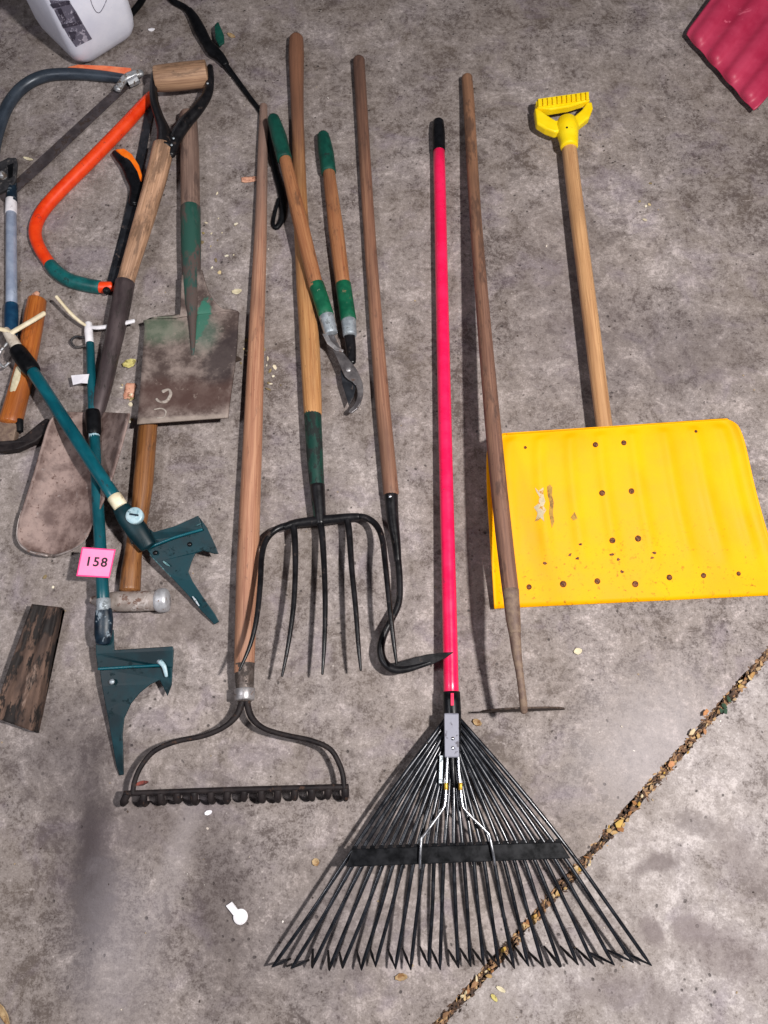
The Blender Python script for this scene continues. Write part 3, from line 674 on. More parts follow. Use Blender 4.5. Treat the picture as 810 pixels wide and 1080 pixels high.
bk = [hb.vert(P(551 + (x - 551) * .97, 749.5 - (x - 551) * .035 - z * .026, z / 1000 + .001) + Vector((0, .0014, 0))) for x, z in prof]
hb.face(fr, False); hb.face(bk[::-1], False)
for i in range(len(prof)): hb.face((fr[i], bk[i], bk[(i + 1) % len(prof)], fr[(i + 1) % len(prof)]), False)
part('blade', hb, 'hoe_iron', t)

# ------------------------------------------------------------------ yellow snow shovel
t = thing('snow_shovel', 'yellow ribbed snow shovel with wooden shaft and yellow plastic grip', 'snow shovel', 650, 600)
def ribs(s, tt):
    z = 0
    env = max(0, min(1, (tt - .2) / .1)) * max(0, min(1, (.9 - tt) / .12))
    for c in (.08, .20, .32, .44, .57, .70, .82, .93): z += 3.2 * math.exp(-((s - c) / .022) ** 2) * env
    z += 11 * max(0, (s - .955) / .045) ** 1.5 * min(1, tt * 4) * (1 - .6 * tt) + 13 * max(0, (.03 - s) / .03) ** 1.5 * min(1, tt * 4)
    if tt < .1: z += 5 * math.sin(math.pi * tt / .1)
    return z
rows = [(536, 457, 762, 441, 62), (527, 459, 771, 443.5, 63), (519.5, 464, 777.5, 448, 63), (515.5, 472, 782, 456, 62), (514, 487, 787, 472, 58), (514.5, 520, 796, 512, 46), (517, 560, 808, 556, 31), (519.5, 600, 821, 596, 17), (522, 642, 833, 627, 4)]
bl = loft(MB(), rows, 90, ribs, 5)
b = part('blade', bl, 'yellow_enamel', t, solid=.0022)
bv = bl.bvh()
for (x, y, r) in ((628, 469, .0052), (658, 467, .0052), (635, 520, .0056), (666, 518, .0056), (646, 570, .0056), (673, 568, .0060), (558, 619, .0050), (594, 616, .0062), (630, 613, .0056), (670, 616, .006), (706, 609, .0055), (742, 607, .005), (779, 605, .0042), (554, 472, .003), (734, 455, .003)):
    p, nr = hit(bv, x, y); part('rivet', dome(MB(), p, nr, r, .0022), 'rivet', b)
def decal(name, pts, m, par, bv, lift=.0007, lev=2):
    mb = MB(); eye = Vector((0, 0, H)); cache = {}
    def vid(q):
        k = (round(q[0], 3), round(q[1], 3))
        if k not in cache:
            p, nr = hit(bv, *q); cache[k] = mb.vert(p + nr * lift)
        return cache[k]
    def emit(a, b, c, lv):
        if lv:
            ab, bc, ca = [((u[0] + v[0]) / 2, (u[1] + v[1]) / 2) for u, v in ((a, b), (b, c), (c, a))]
            for tri in ((a, ab, ca), (ab, b, bc), (ca, bc, c), (ab, bc, ca)): emit(*tri, lv - 1)
            return
        i = [vid(a), vid(b), vid(c)]
        x, y, z = (mb.v[k] for k in i)
        mb.face(i if (y - x).cross(z - x).dot(eye - x) > 0 else i[::-1], False)
    for q in tessellate_polygon([[Vector((x, -y, 0)) for x, y in pts]]): emit(*(pts[i] for i in q), lev)
    return part(name, mb, m, par)
decal('paint_scar', [(564, 514), (568, 518), (573, 514), (573, 522), (575, 529), (573, 534), (576, 538), (573, 543), (574, 550), (570, 546), (565, 549), (567, 541), (563, 535), (568, 531), (569, 524), (566, 519)], 'scar_white', b, bv)
decal('paint_scar', [(577, 513), (580, 511), (582.5, 514), (582, 522), (584, 530), (583, 541), (584.5, 550), (582, 557), (580.5, 549), (579, 541), (580, 531), (577.5, 522)], 'scar_rust', b, bv)
decal('paint_scar', [(602, 546), (606, 540), (609, 547), (605, 549)], 'scar_rust', b, bv)
decal('paint_scar', [(566, 545), (571, 546), (568, 549), (564, 550)], 'scar_rust', b, bv)
for sx, sy in ((609, 589), (612, 574), (645, 585), (690, 583), (652, 590), (601, 585), (688, 588), (575, 594), (656, 603)):
    decal('paint_chip', [(sx + random.uniform(-1, 1) + 2.2 * math.cos(a) * random.uniform(.6, 1.2), sy + 1.6 * math.sin(a) * random.uniform(.6, 1.4)) for a in [k * 1.05 for k in range(6)]], 'rivet', b, bv)
part('shaft', T((599.5, 149, 26, 15.5), (606, 205, 29, 15.8), (615, 275, 33, 16.2), (624, 345, 37, 16.6), (637, 447, 41, 17), (642, 485, 36, 16), n=18, sub=3, cap=.1), 'wood_snow', t)
def gz(pts, z): return [(x, y, z) for x, y in pts]
g = part('grip', poly(MB(), gz([(565.3, 107), (567, 104), (620, 96.5), (622.5, 106), (617, 107), (601, 112), (581, 115.3), (566.5, 113.5)], 42), 18), 'yellow_plastic', t, bevel=.003)
for i in range(11):
    f = i / 10; x = 567.5 + f * 50.5; y = 104.0 - f * 7.2
    part('grip_rib', poly(MB(), gz([(x, y), (x + 3.1, y - .45), (x + 3.5, y + 7.2), (x + .4, y + 7.8)], 47), 11), 'yellow_plastic', g, bevel=.001)
part('grip_arm', poly(MB(), gz([(564, 112.5), (569, 115), (578, 121.5), (587, 127), (597, 127.2), (597, 137), (586, 139), (575, 135), (566.3, 129.5)], 40), 20), 'yellow_plastic', t, bevel=.004)
part('grip_arm', poly(MB(), gz([(597, 127.2), (604, 123.5), (614, 115), (619, 108), (624.5, 106.5), (625.8, 113.5), (621.8, 123.5), (611, 132), (609, 138), (597, 137)], 40.6), 20), 'yellow_plastic', t, bevel=.004)
part('grip_neck', T((597.5, 127, 32, 19), (598, 134, 32, 24), (599, 142, 32, 22), (599.8, 148, 32, 20), (600.3, 155, 32, 18.5), n=16, cap=.15, flat=.95, sub=3), 'yellow_plastic', t)
part('screw', dome(MB(), P(598, 134.5, .0525), Vector((0, 0, 1)), .0026, .0015), 'rust_iron', t)

# ------------------------------------------------------------------ crimson scoop, cropped top right
t = thing('scoop_shovel', 'faded crimson plastic scoop with raised ribs cut by the top right corner', 'shovel', 790, 60)
def corr(s, tt):
    z = 0
    for c in (.12, .36, .6, .84): z += 9 * (1 / (1 + ((s - c) / .055) ** 4)) * min(1, max(0, tt - .03) * 5)
    return z
cm = loft(MB(), [(724.5, 37, 795, 117, 16), (727, 31, 800, 113, 22), (735, 20, 808, 104, 28), (760, -14, 832, 74, 36), (800, -70, 872, 22, 46), (830, -112, 905, -20, 60)], 60, corr, 4)
part('blade', cm, 'crimson', t, solid=.004)
part('socket', T((815, -6, 60, 15), (828, -22, 70, 20), (850, -46, 76, 20), n=14, cap=.5), 'maroon', t)
part('shaft', T((835, -28, 74, 15), (900, -105, 60, 15), (1010, -240, 20, 14), n=14, sub=3), 'wood_grey', t)

# ------------------------------------------------------------------ white jug
t = thing('plastic_jug', 'white plastic jug with smudged grey print standing at the top left corner', 'jug', 88, 45)
jc = P(97, 68) ; jc = Vector((jc.x - .012, jc.y + .092, 0)); ja = math.radians(42)
def rsq(mb, c, hx, hy, rc, z, n=6):
    out = []
    for q in range(4):
        for k in range(n + 1):
            a = q * math.pi / 2 + k / n * math.pi / 2
            sx = 1 if q in (0, 3) else -1; sy = 1 if q in (0, 1) else -1
            x = sx * (hx - rc) + rc * math.cos(a); y = sy * (hy - rc) + rc * math.sin(a)
            out.append(mb.vert((c.x + x * math.cos(ja) - y * math.sin(ja), c.y + x * math.sin(ja) + y * math.cos(ja), z)))
    return out
jm = MB(); prev = None; first = None
for (hx, rc, z) in ((.066, .03, .0), (.073, .032, .004), (.081, .03, .014), (.086, .028, .028), (.089, .028, .05), (.091, .028, .18), (.074, .035, .205), (.06, .04, .232), (.035, .03, .256), (.024, .023, .266), (.024, .023, .285)):
    r = rsq(jm, jc, hx, hx, min(rc, hx * .98), z)
    if prev:
        for k in range(len(r)): jm.face((prev[k], prev[(k + 1) % len(r)], r[(k + 1) % len(r)], r[k]))
    else: jm.face(r[::-1], False)
    prev = r
jm.face(prev, False)
jb = part('body', jm, 'jug', t)
cp = Vector((jc.x, jc.y, .282)); part('cap', T((cp, .027), (cp + Vector((0, 0, .022)), .027), n=20, sub=1, cap=.1), 'white_plastic', t)
hx = Vector((math.cos(ja), math.sin(ja), 0)) * -1
part('carry_handle', T((jc + hx * .03 + Vector((0, 0, .25)), .011), (jc + hx * .075 + Vector((0, 0, .255)), .011), (jc + hx * .09 + Vector((0, 0, .22)), .011), (jc + hx * .076 + Vector((0, 0, .175)), .011), n=12, sub=4), 'jug', t)
jbv = jm.bvh()
decal('print_patch', [(52, 0), (72, 0), (80, 12), (88, 26), (97, 41), (80, 49.5), (72, 38), (62, 20)], 'jug_print', jb, jbv, .0006, 4)
decal('print_mark', [(53, 4), (73, 0), (74, 4), (56, 8.5)], 'jug_ink', jb, jbv, .0014)
decal('print_mark', [(65, 25.5), (84, 21.5), (86, 25), (67, 29.5)], 'jug_ink', jb, jbv, .0014)
decal('print_mark', [(60, 9), (64, 8), (70, 20), (67, 24)], 'jug_ink', jb, jbv, .0014)
decal('print_mark', [(76, 13), (79, 11.5), (84, 21), (80, 22)], 'jug_ink', jb, jbv, .0014)
decal('print_mark', [(72, 33), (80, 33), (79, 41), (76, 43)], 'jug_ink', jb, jbv, .0014)
def outline_mark(pts):
    m = MB(); W = [hit(jbv, x, y) for x, y in pts]
    tube(m, [(p + nr * .0006, .0007) for p, nr in W], n=6, sub=3, flat=1)
    return part('print_outline', m, 'jug_print', jb)
outline_mark([(95, -2), (97, 5), (101, 12), (105, 13), (109, 7), (112, 0)])

# ------------------------------------------------------------------ black cord with plug
t = thing('power_cord', 'black cord with a thick connector running from the jug to the rake handle', 'cord', 215, 45)
part('cable', T((131, 22, 5, 6.5), (139, 14, 5, 6.5), (150, 0, 5, 6.5), (158, -16, 5, 6.5), (168, -17, 5, 6.5), (181, 0, 6, 6.5), (196, 9, 8, 7), (205, 20, 12, 8), n=10), 'black_rubber', t)
part('connector', T((199, 11, 11, 8), (205, 20, 12, 11), (211, 32, 13, 13), (218, 45, 12, 11.5), (225, 54, 12, 14), (232, 60, 12, 11), (238, 68, 10, 8), n=14, flat=.8), 'black_rubber', t)
part('clip', poly(MB(), [(226, 26, 26), (230, 22, 27), (236, 36, 26), (236.5, 44, 24), (231, 48, 24), (227, 40, 25)], 6), 'green_grip', t, bevel=.002)
part('cable', T((234, 63, 10, 7), (245, 78, 6, 6), (262, 101, 4.5, 5.5), (276, 121, 4, 5), (284, 148, 4, 5), (290, 180, 4, 6), (297, 205, 4, 8), (298, 228, 4, 7), (292, 240, 4, 5), (288, 236, 4, 4), (290, 224, 4, 4), (294, 210, 4, 4), n=10), 'black_rubber', t)

# ------------------------------------------------------------------ grey bow saw
t = thing('bow_saw', 'slate grey tubular bow saw with rusty blade cut off by the left edge', 'saw', 60, 120)
part('frame', T((-14, 205, 12, 11), (-9, 175, 12, 11), (-2, 140, 12, 11.5), (8, 112, 12, 12), (24, 92, 12, 12), (46, 80.5, 12, 12), (75, 78, 12, 11.5), (105, 80, 12, 11), (131, 83, 12, 10), n=16), 'slate_frame', t)
part('blade', strip(MB(), [(138, 84, 9, 9), (100, 119, 8, 10), (50, 166, 7, 11), (2, 210, 6, 11)], 1.6), 'saw_blade', t)
part('guard', poly(MB(), [(71, 70.5, 10), (82, 68, 18), (110, 69, 22), (138, 71.5, 24), (139, 78.5, 23), (110, 76, 20), (85, 73, 16)], 4), 'orange_guard', t, bevel=.001)
lv = part('clamp_lever', T((124, 94, 20, 9), (128, 88, 22, 8), (133, 82, 23, 9), (142, 78.5, 22, 10), (149, 77, 20, 8), n=10, flat=.7), 'clamp', t)
part('bolt', T((136, 88, 16, 9), (146, 83, 20, 9), n=8, sub=1, sides_flat=True, cap=.1), 'clamp', lv)
bk = part('bracket', poly(MB(), [(-6, 173, 20), (8, 166, 22), (17, 166, 22), (18, 172, 22), (16.5, 189, 20), (12, 197, 18), (-8, 206, 14)], 7), 'cast_dark', t, bevel=.002)
part('wing_nut', T((P(3, 186, .020), .010), (P(3, 186, .020) + Vector((0, 0, .008)), .008), n=8, sub=1, cap=.4), 'clamp', bk)
part('bracket_slot', poly(MB(), [(8, 174, 22.6), (14, 172, 22.8), (13, 186, 21.8), (9, 188, 21.6)], 1), 'black_rubber', bk)

# ------------------------------------------------------------------ pale pole
t = thing('pole_handle', 'pale blue metal pole with navy plastic ends beside the left edge', 'pole', 11, 270)
part('top_cap', T((13, 193, 8, 9), (12.5, 213, 10, 11), n=14, sub=2, cap=.4), 'navy', t)
part('collar', T((12, 211, 10, 11.5), (11.8, 225, 10, 11.5), n=14, sub=2, cap=.15), 'white_plastic', t)
part('tube', T((11.8, 222, 10, 10.5), (12, 270, 10, 11), (12.2, 326, 11, 11.5), n=14, sub=2, cap=.1), 'pale_pole', t)
part('end_grip', T((12.2, 322, 12, 13.5), (12, 334, 12, 14), (11.5, 352, 12, 13), n=14, sub=2, cap=.4), 'navy_teal', t)

# ------------------------------------------------------------------ orange bow saw
t = thing('bow_saw', 'bright orange bow saw with teal grip lying under the spade shaft', 'saw', 60, 230)
part('frame', T((160, 101, 9, 10), (150, 112, 9, 12), (130, 134, 9, 13), (95, 170, 9, 13.5), (60, 205, 9, 13.5), (43, 226, 9, 13.5), (37, 244, 9, 13), (42, 262, 9, 13), (56, 283, 9, 12.5), n=16), 'orange_frame', t)
part('grip', T((53, 279, 9.5, 13.5), (60, 287, 9.5, 15), (72, 295, 9.5, 15), (88, 300, 9.5, 15), (105, 303, 9.5, 14.5), n=16, cap=.25), 'teal_grip', t)
part('ferrule', T((103, 303, 9.5, 12), (112, 303, 9.5, 12), (118, 302, 9, 10), n=14, sub=2, cap=.3), 'orange_frame', t)
part('blade_bolt', T((P(112.5, 306.5, .006), .0085), (P(112.5, 306.5, .020), .0075), n=12, sub=1, cap=.3), 'black_rubber', t)
part('blade', strip(MB(), [(160, 103, 6, 8), (150, 158, 5, 9), (135, 230, 5, 9), (116, 303, 5, 9)], 1.4), 'saw_dark', t)

# ------------------------------------------------------------------ pruning saw
t = thing('pruning_saw', 'pruning saw with curved orange and black grip tucked beside the spade shaft', 'saw', 135, 210)
g = part('grip', T((121, 161, 12, 7), (127, 166, 13, 12), (135, 174, 14, 16), (141, 186, 14, 18), (145, 198, 13, 17), (143, 214, 11, 15), n=16, flat=.6), 'black_plastic', t)
part('grip_inlay', poly(MB(), [(121, 157, 21), (131, 156, 22), (139, 162, 23), (146, 173, 23), (150, 186, 22.5), (149.5, 197, 21), (141, 197.5, 21), (139, 190, 22), (136, 178, 22.5), (130, 166, 22)], 8), 'orange_grip', g, bevel=.003)
part('blade', strip(MB(), [(143, 205, 10, 14), (135, 240, 9, 13), (127, 270, 8, 11), (120, 299, 7, 7)], 2), 'saw_dark', t)

# ------------------------------------------------------------------ border shovel
t = thing('border_shovel', 'old square border shovel with faded green socket and rusty crusted blade', 'shovel', 200, 400)
part('handle', T((198.5, 122, 19, 18), (200, 160, 19, 20), (201, 226, 20, 20), n=16, sub=3, cap=.5), 'wood_grey', t)
part('socket', T((201, 220, 20, 21), (201.5, 260, 22, 21), (202, 300, 24, 19), (202.5, 320, 28, 15), (203, 338, 31, 8.5), (203.5, 375, 33, 3.5), n=16, cap=.15), 'socket_green', t)
def bz(s, tt): return 3.5 * (2 * s - 1) ** 4
bs = loft(MB(), [(192, 290, 212, 284, 35), (191, 314, 219, 307, 34), (190, 330, 229, 321.5, 32), (186, 335.5, 239, 327.5, 29), (153.5, 337, 251, 328, 27.5), (152.5, 345, 251, 336, 29), (150, 380, 249, 372, 35), (147, 420, 244, 410, 41), (144.5, 447, 240, 440, 45)], 24, bz, 3)
part('blade', bs, 'border_blade', t, solid=.004)
bsv = bs.bvh()
sb = [o for o in t.children if o.name.startswith('blade')][0]
m = MB(); W = [hit(bsv, x, y) for x, y in ((172, 413), (178, 411), (180, 416), (176, 423), (169, 424), (165, 421))]
tube(m, [(p + nr * .0006, random.uniform(.0022, .0042)) for p, nr in W], n=8, sub=4, flat=.4); part('lime_crust', m, 'lime_crust', sb)
m = MB(); W = [hit(bsv, x, y) for x, y in ((163, 432), (170, 431), (175, 434), (173, 440), (166, 441))]
tube(m, [(p + nr * .0008, .0016) for p, nr in W], n=8, sub=4, flat=.4); part('lime_crust', m, 'lime_crust', sb)
tag(scrap('dead_leaf', '', 'leaf', 246, 379, 22, 9, -.2, 'dark_twig', 5), 'dark curled leaf at the right edge of the border shovel blade', 'leaf')

# ------------------------------------------------------------------ club hammer
t = thing('club_hammer', 'club hammer with brown wooden handle partly under the border shovel', 'hammer', 140, 620)
part('handle', T((158, 428, 20, 19), (155, 460, 20, 20), (151, 510, 20, 20.5), (146, 550, 20, 18), (141, 580, 21, 17.5), (138.5, 602, 22, 21), (137, 622, 22, 22), n=16, cap=.3), 'wood_hammer', t)
hd = part('head', T((96, 633, 24, 7), (104, 633.5, 24, 12), (114, 634.5, 23, 19), (122, 634.5, 23, 21.5), (150, 634, 23, 22), (164, 633.5, 23, 21), (170, 633.3, 23, 22), n=16, sub=3, cap=.2), 'hammer_steel', t)
part('striking_face', T((165, 633.5, 23.5, 22), (168, 633.4, 23.5, 25.5), (174, 633.2, 23.5, 26), (176.5, 633, 23.5, 24), n=18, sub=2, cap=.2), 'hammer_face', hd)

# ------------------------------------------------------------------ hand mattock
t = thing('hand_mattock', 'small hand mattock with varnished orange brown handle and dark pick', 'mattock', 20, 440)
h = part('handle', T((39, 317, 15, 19), (36, 335, 15, 20.5), (30, 370, 15, 20), (22, 405, 15, 21), (11, 446, 16, 24), n=16, cap=.3), 'wood_mattock', t)
part('end_tuft', T((37, 312.5, 15, 8), (39.5, 309, 15, 5), n=10, sub=2), 'peach_chip', h)
m = MB(); part('worn_label', T((20, 388, 33, 7), (17, 400, 33.5, 8.5), (13.5, 412, 34, 7), n=10, flat=.3, sub=3), 'cream_leaf', h)
part('eye', poly(MB(), [(-10, 442, 26), (17, 446, 28), (17, 452, 28), (14, 466, 24), (-12, 470, 22)], 18), 'neck_iron', t, bevel=.003)
part('ferrule', T((20, 443, 20, 9), (20.5, 455, 18, 8), n=12, sub=2, cap=.3), 'black_rubber', t)
part('pick', poly(MB(), [(-20, 461, 27), (0, 465, 28), (15, 464, 28), (28, 457, 27), (39, 447.5, 25), (47, 441, 22), (51, 441, 21), (54.5, 446, 20), (49, 456, 22), (37, 466, 25), (20, 473.5, 27), (0, 476, 28), (-20, 473, 27)], 15), 'rust_iron', t, bevel=.003)

# ------------------------------------------------------------------ D handled digging spade
t = thing('digging_spade', 'round nosed digging spade with wooden D grip and rusty brown blade', 'spade', 100, 480)
part('cross_grip', T((164.5, 83, 48, 25), (178, 82, 48, 26.5), (192, 80.5, 48, 27), (206, 79, 48, 26.5), (218.5, 77.5, 48, 26), n=18, cap=.08), 'wood_grip', t)
yo = part('yoke', T((163, 77, 48, 6), (161.8, 92, 47, 8), (163, 108, 46, 9), (168, 124, 45, 10), (173, 139, 44, 14), (174, 157, 43, 20), n=14), 'black_iron', t)
part('yoke_arm', T((221.5, 70, 48, 6), (221.5, 86, 48, 9), (218, 101, 47, 11), (207, 117, 46, 13), (195, 130, 45, 15), (185, 146, 44, 14), (180, 163, 43, 10), n=14, flat=.8), 'black_iron', t)
for x, y in ((183, 146), (181, 153), (219, 88)): part('rivet', dome(MB(), P(x, y, .056), Vector((0, 0, 1)), .003, .002), 'galv', yo)
part('shaft', T((172.5, 155, 42, 22), (164, 190, 39, 22), (151, 235, 34, 20.5), (139, 275, 30, 18.5), (131, 302, 28, 17.5), n=18, sub=4, cap=.1), 'wood_spade', t)
part('socket', T((132, 298, 28, 20), (126, 330, 27, 20), (117, 372, 25, 18), (110, 405, 23, 17), (104, 430, 22, 15), (97, 455, 18, 9), n=16, cap=.1), 'spade_socket', t)
def sz(s, tt): return (30 * (1 - tt) + 11) * (2 * s - 1) ** 2 * (1 if s < .5 else 1 + 1.6 * (1 - tt))
rw = [(63, 434, 137.5, 436, 12), (52, 444, 134, 452, 11), (43.5, 470, 127, 478, 9), (35, 500, 118, 508, 8), (26, 528, 108.5, 532, 7), (19, 553, 99, 553, 6), (19.5, 571, 89, 571, 5), (31, 581.5, 75, 580.5, 5), (50, 586, 60, 586, 5)]
sm_ = loft(MB(), rw, 28, sz, 5); part('blade', sm_, 'spade_blade', t, solid=.0025, off=1)
cn = 29; nrw = len(sm_.v) // cn
ed = [sm_.v[i * cn] for i in range(22, nrw)] + [sm_.v[(nrw - 1) * cn + j] for j in range(2, cn, 2)] + [sm_.v[i * cn + cn - 1] for i in range(nrw - 2, 27, -1)]
part('worn_edge', tube(MB(), [(q + Vector((0, 0, .001)), .0006 + .0026 * math.sin(math.pi * k / (len(ed) - 1))) for k, q in enumerate(ed)], n=8, sub=1), 'worn_edge', [o for o in t.children if o.name.startswith('blade')][0])

# ------------------------------------------------------------------ two teal long handled weed pullers
GR = 'teal long handled weed pullers'
t = thing('weed_puller', 'upright teal weed puller carrying the pink lot tag, toothed plate pointing down', 'weed puller', 110, 660, GR)
tp = part('tip', T((93.5, 341, 16, 7), (93.5, 350, 16, 9), (95, 366, 17, 8.5), n=12, sub=2, cap=.4), 'white_plastic', t)
part('plastic_tie', T((93, 345, 20, 3), (84, 339, 22, 3.6), (75, 331, 27, 4.2), (67, 322, 33, 3.4), (59.5, 313, 38, 4), n=8), 'cream_plastic', t)
part('plastic_tie', T((95, 345, 20, 4), (104, 345.5, 23, 5), (120, 343.5, 26, 5.2), (133, 340.5, 28, 5.2), (141, 338.5, 30, 5), n=8, flat=.6), 'white_plastic', t)
part('wire_loop', T((88, 356, 14, 2.5), (80, 355, 14, 2.5), (75, 360, 12, 2.5), (80, 366, 10, 2.5), (88, 365, 12, 2.5), n=8), 'cast_dark', t)
part('upper_tube', T((95, 362, 18, 8.5), (96.5, 400, 22, 9), (98, 438, 29, 9.5), n=14, sub=2, cap=.1), 'teal_dark', t)
part('clamp_sleeve', T((97.8, 433, 30, 14), (98, 437, 30, 15.5), (99, 455, 33, 15), (99, 458, 33, 13), n=16, sub=2, cap=.15), 'black_rubber', t)
part('white_ring', T((99.2, 457.5, 34, 11.5), (99.5, 462.5, 34, 11.5), n=14, sub=1, cap=.1), 'disc', t)
part('lower_tube', T((99.5, 461, 34, 11.5), (102.5, 520, 41, 12), (106, 580, 50, 12.5), (109, 637, 58, 13), n=16, sub=3, cap=.1), 'teal_dark', t)
part('collar', T((109, 632, 58, 14.5), (109.3, 644, 58, 14.5), n=16, sub=1, cap=.1), 'galv', t)
part('bracket', T((109.5, 643, 57, 17), (109.5, 655, 55, 20), (109, 668, 52, 19), (108.5, 678, 48, 15), n=14, flat=.75, cap=.3), 'navy', t)
fl = part('flange', poly(MB(), [(100.5, 664, 46), (119.5, 664, 46), (120.5, 685.5, 44), (150, 683.5, 46), (182, 681.5, 48), (183, 686, 47), (182, 704, 40), (171, 704, 37), (103, 706.5, 37), (101, 690, 42)], 4), 'teal_plate', t, bevel=.0012)
part('toothed_plate', poly(MB(), [(105, 705, 36), (171, 702.5, 36), (182, 701.5, 38), (181, 722, 30), (176.5, 734, 26), (173, 727, 28), (168.5, 717, 32), (158, 722, 32), (147, 731, 30), (138, 742, 28), (131, 757, 25), (129, 775, 20), (130, 800, 13), (130.3, 817, 7), (126, 818, 7), (122.5, 808, 10), (117, 775, 20), (112, 748, 27), (107, 722, 33)], 3.5), 'teal_plate', t, bevel=.001)
part('fold_ridge', T((104, 705.5, 39, 3), (135, 703.5, 39, 3), (172, 701.5, 39, 3), n=8, sub=1), 'teal_tube', t)
for x, y in ((168, 697.5), (118, 719)): part('screw', dome(MB(), P(x, y, .040), Vector((0, 0, 1)), .0052, .003), 'galv', t)
part('pull_tab', T((169, 698, 44, 5.5), (173, 703, 45, 5), (175.5, 713, 40, 3.5), n=10, flat=.6), 'disc', t)
part('tape_flag', poly(MB(), [(75, 396, 24), (84, 395, 26), (94, 394.5, 30), (94.5, 404.5, 30), (85, 404, 26), (77, 406, 24)], .6), 'white_tape', t)

t = thing('weed_puller', 'slanting teal weed puller crossing over the upright one, pale disc at its pivot', 'weed puller', 150, 570, GR)
part('tip', T((6, 348, 38, 8), (12, 357, 38, 11.5), (24, 376, 40, 12), n=12, sub=2, cap=.4), 'beige_plastic', t)
part('plastic_tie', T((12, 351, 44, 6), (24, 344, 47, 6), (36, 337, 51, 6), (46.5, 330.5, 54, 6), n=8, flat=.6), 'cream_plastic', t)
part('plastic_tie', T((11, 352, 44, 5), (4, 348, 46, 5), (-8, 346, 50, 5), n=8, flat=.6), 'cream_plastic', t)
part('wire_loop', T((8, 362, 36, 3), (1, 370, 33, 3), (-2, 380, 30, 3), (4, 387, 28, 3), (10, 382, 30, 3), n=8), 'clamp', t)
part('clamp_sleeve', T((17, 368, 40, 15), (20, 372, 40, 18), (32, 388, 43, 18.5), (35, 392, 44, 16), n=16, sub=2, cap=.15), 'black_rubber', t)
part('tube', T((32, 388, 44, 13), (60, 431, 53, 13.5), (95, 485, 63, 14), (123, 528, 66, 14), n=16, sub=3, cap=.1), 'teal_tube', t)
part('collar', T((120.5, 524, 66, 15.5), (128, 535, 65, 15.5), n=16, sub=1, cap=.1), 'cream_plastic', t)
part('bracket', T((127, 534, 64, 17), (134, 545, 62, 22), (145, 560, 57, 23), (156, 576, 50, 18), n=14, flat=.65, cap=.3), 'teal_plate', t)
pc = P(141.5, 543.5, .0775)
part('pivot_disc', T((pc - Vector((0, 0, .01)), .0155), (pc, .0155), n=24, sub=1, cap=.12), 'disc', t)
part('disc_slot', strip(MB(), [(136.5, 542, 80.6, 2), (146, 543.5, 80.6, 2)], 1), 'navy', t)
part('flange', poly(MB(), [(131, 556, 50), (150, 552, 52), (153, 554, 53), (162, 561, 54), (185, 554.5, 57), (209, 543.5, 60), (211, 548, 58), (213.5, 560, 52), (190, 566, 48), (155, 580, 44), (138, 573, 46)], 4), 'teal_plate', t, bevel=.0012)
part('toothed_plate', poly(MB(), [(154, 578, 43), (190, 565, 47), (213, 558, 50), (210, 545, 55), (218, 556, 52), (227, 575, 46), (230.5, 584, 42), (226, 584, 42), (214, 580.5, 44), (206, 583.5, 44), (202, 592, 42), (198.5, 603, 38), (203, 613, 34), (215, 631, 26), (227, 648, 15), (231, 655.5, 10), (226, 658.5, 9), (213, 645, 17), (200, 629.5, 24), (178, 606, 34), (164, 592, 39)], 3.5), 'teal_plate', t, bevel=.001)
part('fold_ridge', T((154, 578.5, 46, 3), (185, 566.5, 50, 3), (213, 558.5, 53, 3), n=8, sub=1), 'teal_tube', t)
part('paint_scrape', strip(MB(), [(172, 592, 44, 1.5), (176, 595, 43.6, 2.2), (179, 597, 43, 1)], 1), 'teal_worn', t)
part('paint_scrape', strip(MB(), [(203, 629, 30.5, 1), (206, 633, 29.5, 2.2), (210, 639, 27, 1)], 1), 'galv', t)

for q in ([(158, 585, 42.2, .7), (170, 597.5, 37.5, 1.0), (180, 608, 33.7, .6)], [(206, 555, 58.3, .7), (212, 552, 58.7, .5)]):
    part('paint_scrape', strip(MB(), q, 1), 'teal_worn', t)
for x, y, z in ((150, 566, .0575), (164, 583, .0455), (200, 574, .0465)): part('bolt', dome(MB(), P(x, y, z), Vector((0, 0, 1)), .0045, .003), 'black_iron', t)
# ------------------------------------------------------------------ lot tag
t = thing('lot_tag', 'small pink card lot tag printed 158 on the upright weed puller', 'tag', 101, 593)
def quadpt(u, v, z):   # u to the right, v downwards
    a = P(86.5, 577, z); b = P(122, 579.5, z); c = P(115.5, 609.5, z); e = P(80.5, 607.5, z)
    return a.lerp(b, u).lerp(e.lerp(c, u), v)
zt = .0675
mb = MB(); poly(mb, [quadpt(0, 0, zt), quadpt(1, 0, zt), quadpt(1, 1, zt), quadpt(0, 1, zt)], .7); card = part('card_rim', mb, 'tag_rim', t)
mb = MB(); e1, e2 = .035, .045
poly(mb, [quadpt(e1, e2, zt + .0003), quadpt(1 - e1, e2, zt + .0003), quadpt(1 - e1, 1 - e2, zt + .0003), quadpt(e1, 1 - e2, zt + .0003)], .25); part('card_face', mb, 'tag_pink', t)
cu = bpy.data.curves.new('lot_number', 'FONT'); cu.body = '158'; cu.size = .022; cu.align_x = 'CENTER'; cu.align_y = 'CENTER'; cu.extrude = .0002; cu.space_character = 1.2; cu.offset = .0004
tmp = bpy.data.objects.new('lot_number_curve', cu); COL.objects.link(tmp)
bpy.context.view_layer.update()
me = bpy.data.meshes.new_from_object(tmp.evaluated_get(bpy.context.evaluated_depsgraph_get()))
bpy.data.objects.remove(tmp)
me.materials.clear(); me.materials.append(M['ink'])
no = bpy.data.objects.new('lot_number', me); COL.objects.link(no); no.parent = t
xd = (quadpt(1, .5, zt) - quadpt(0, .5, zt)).normalized()
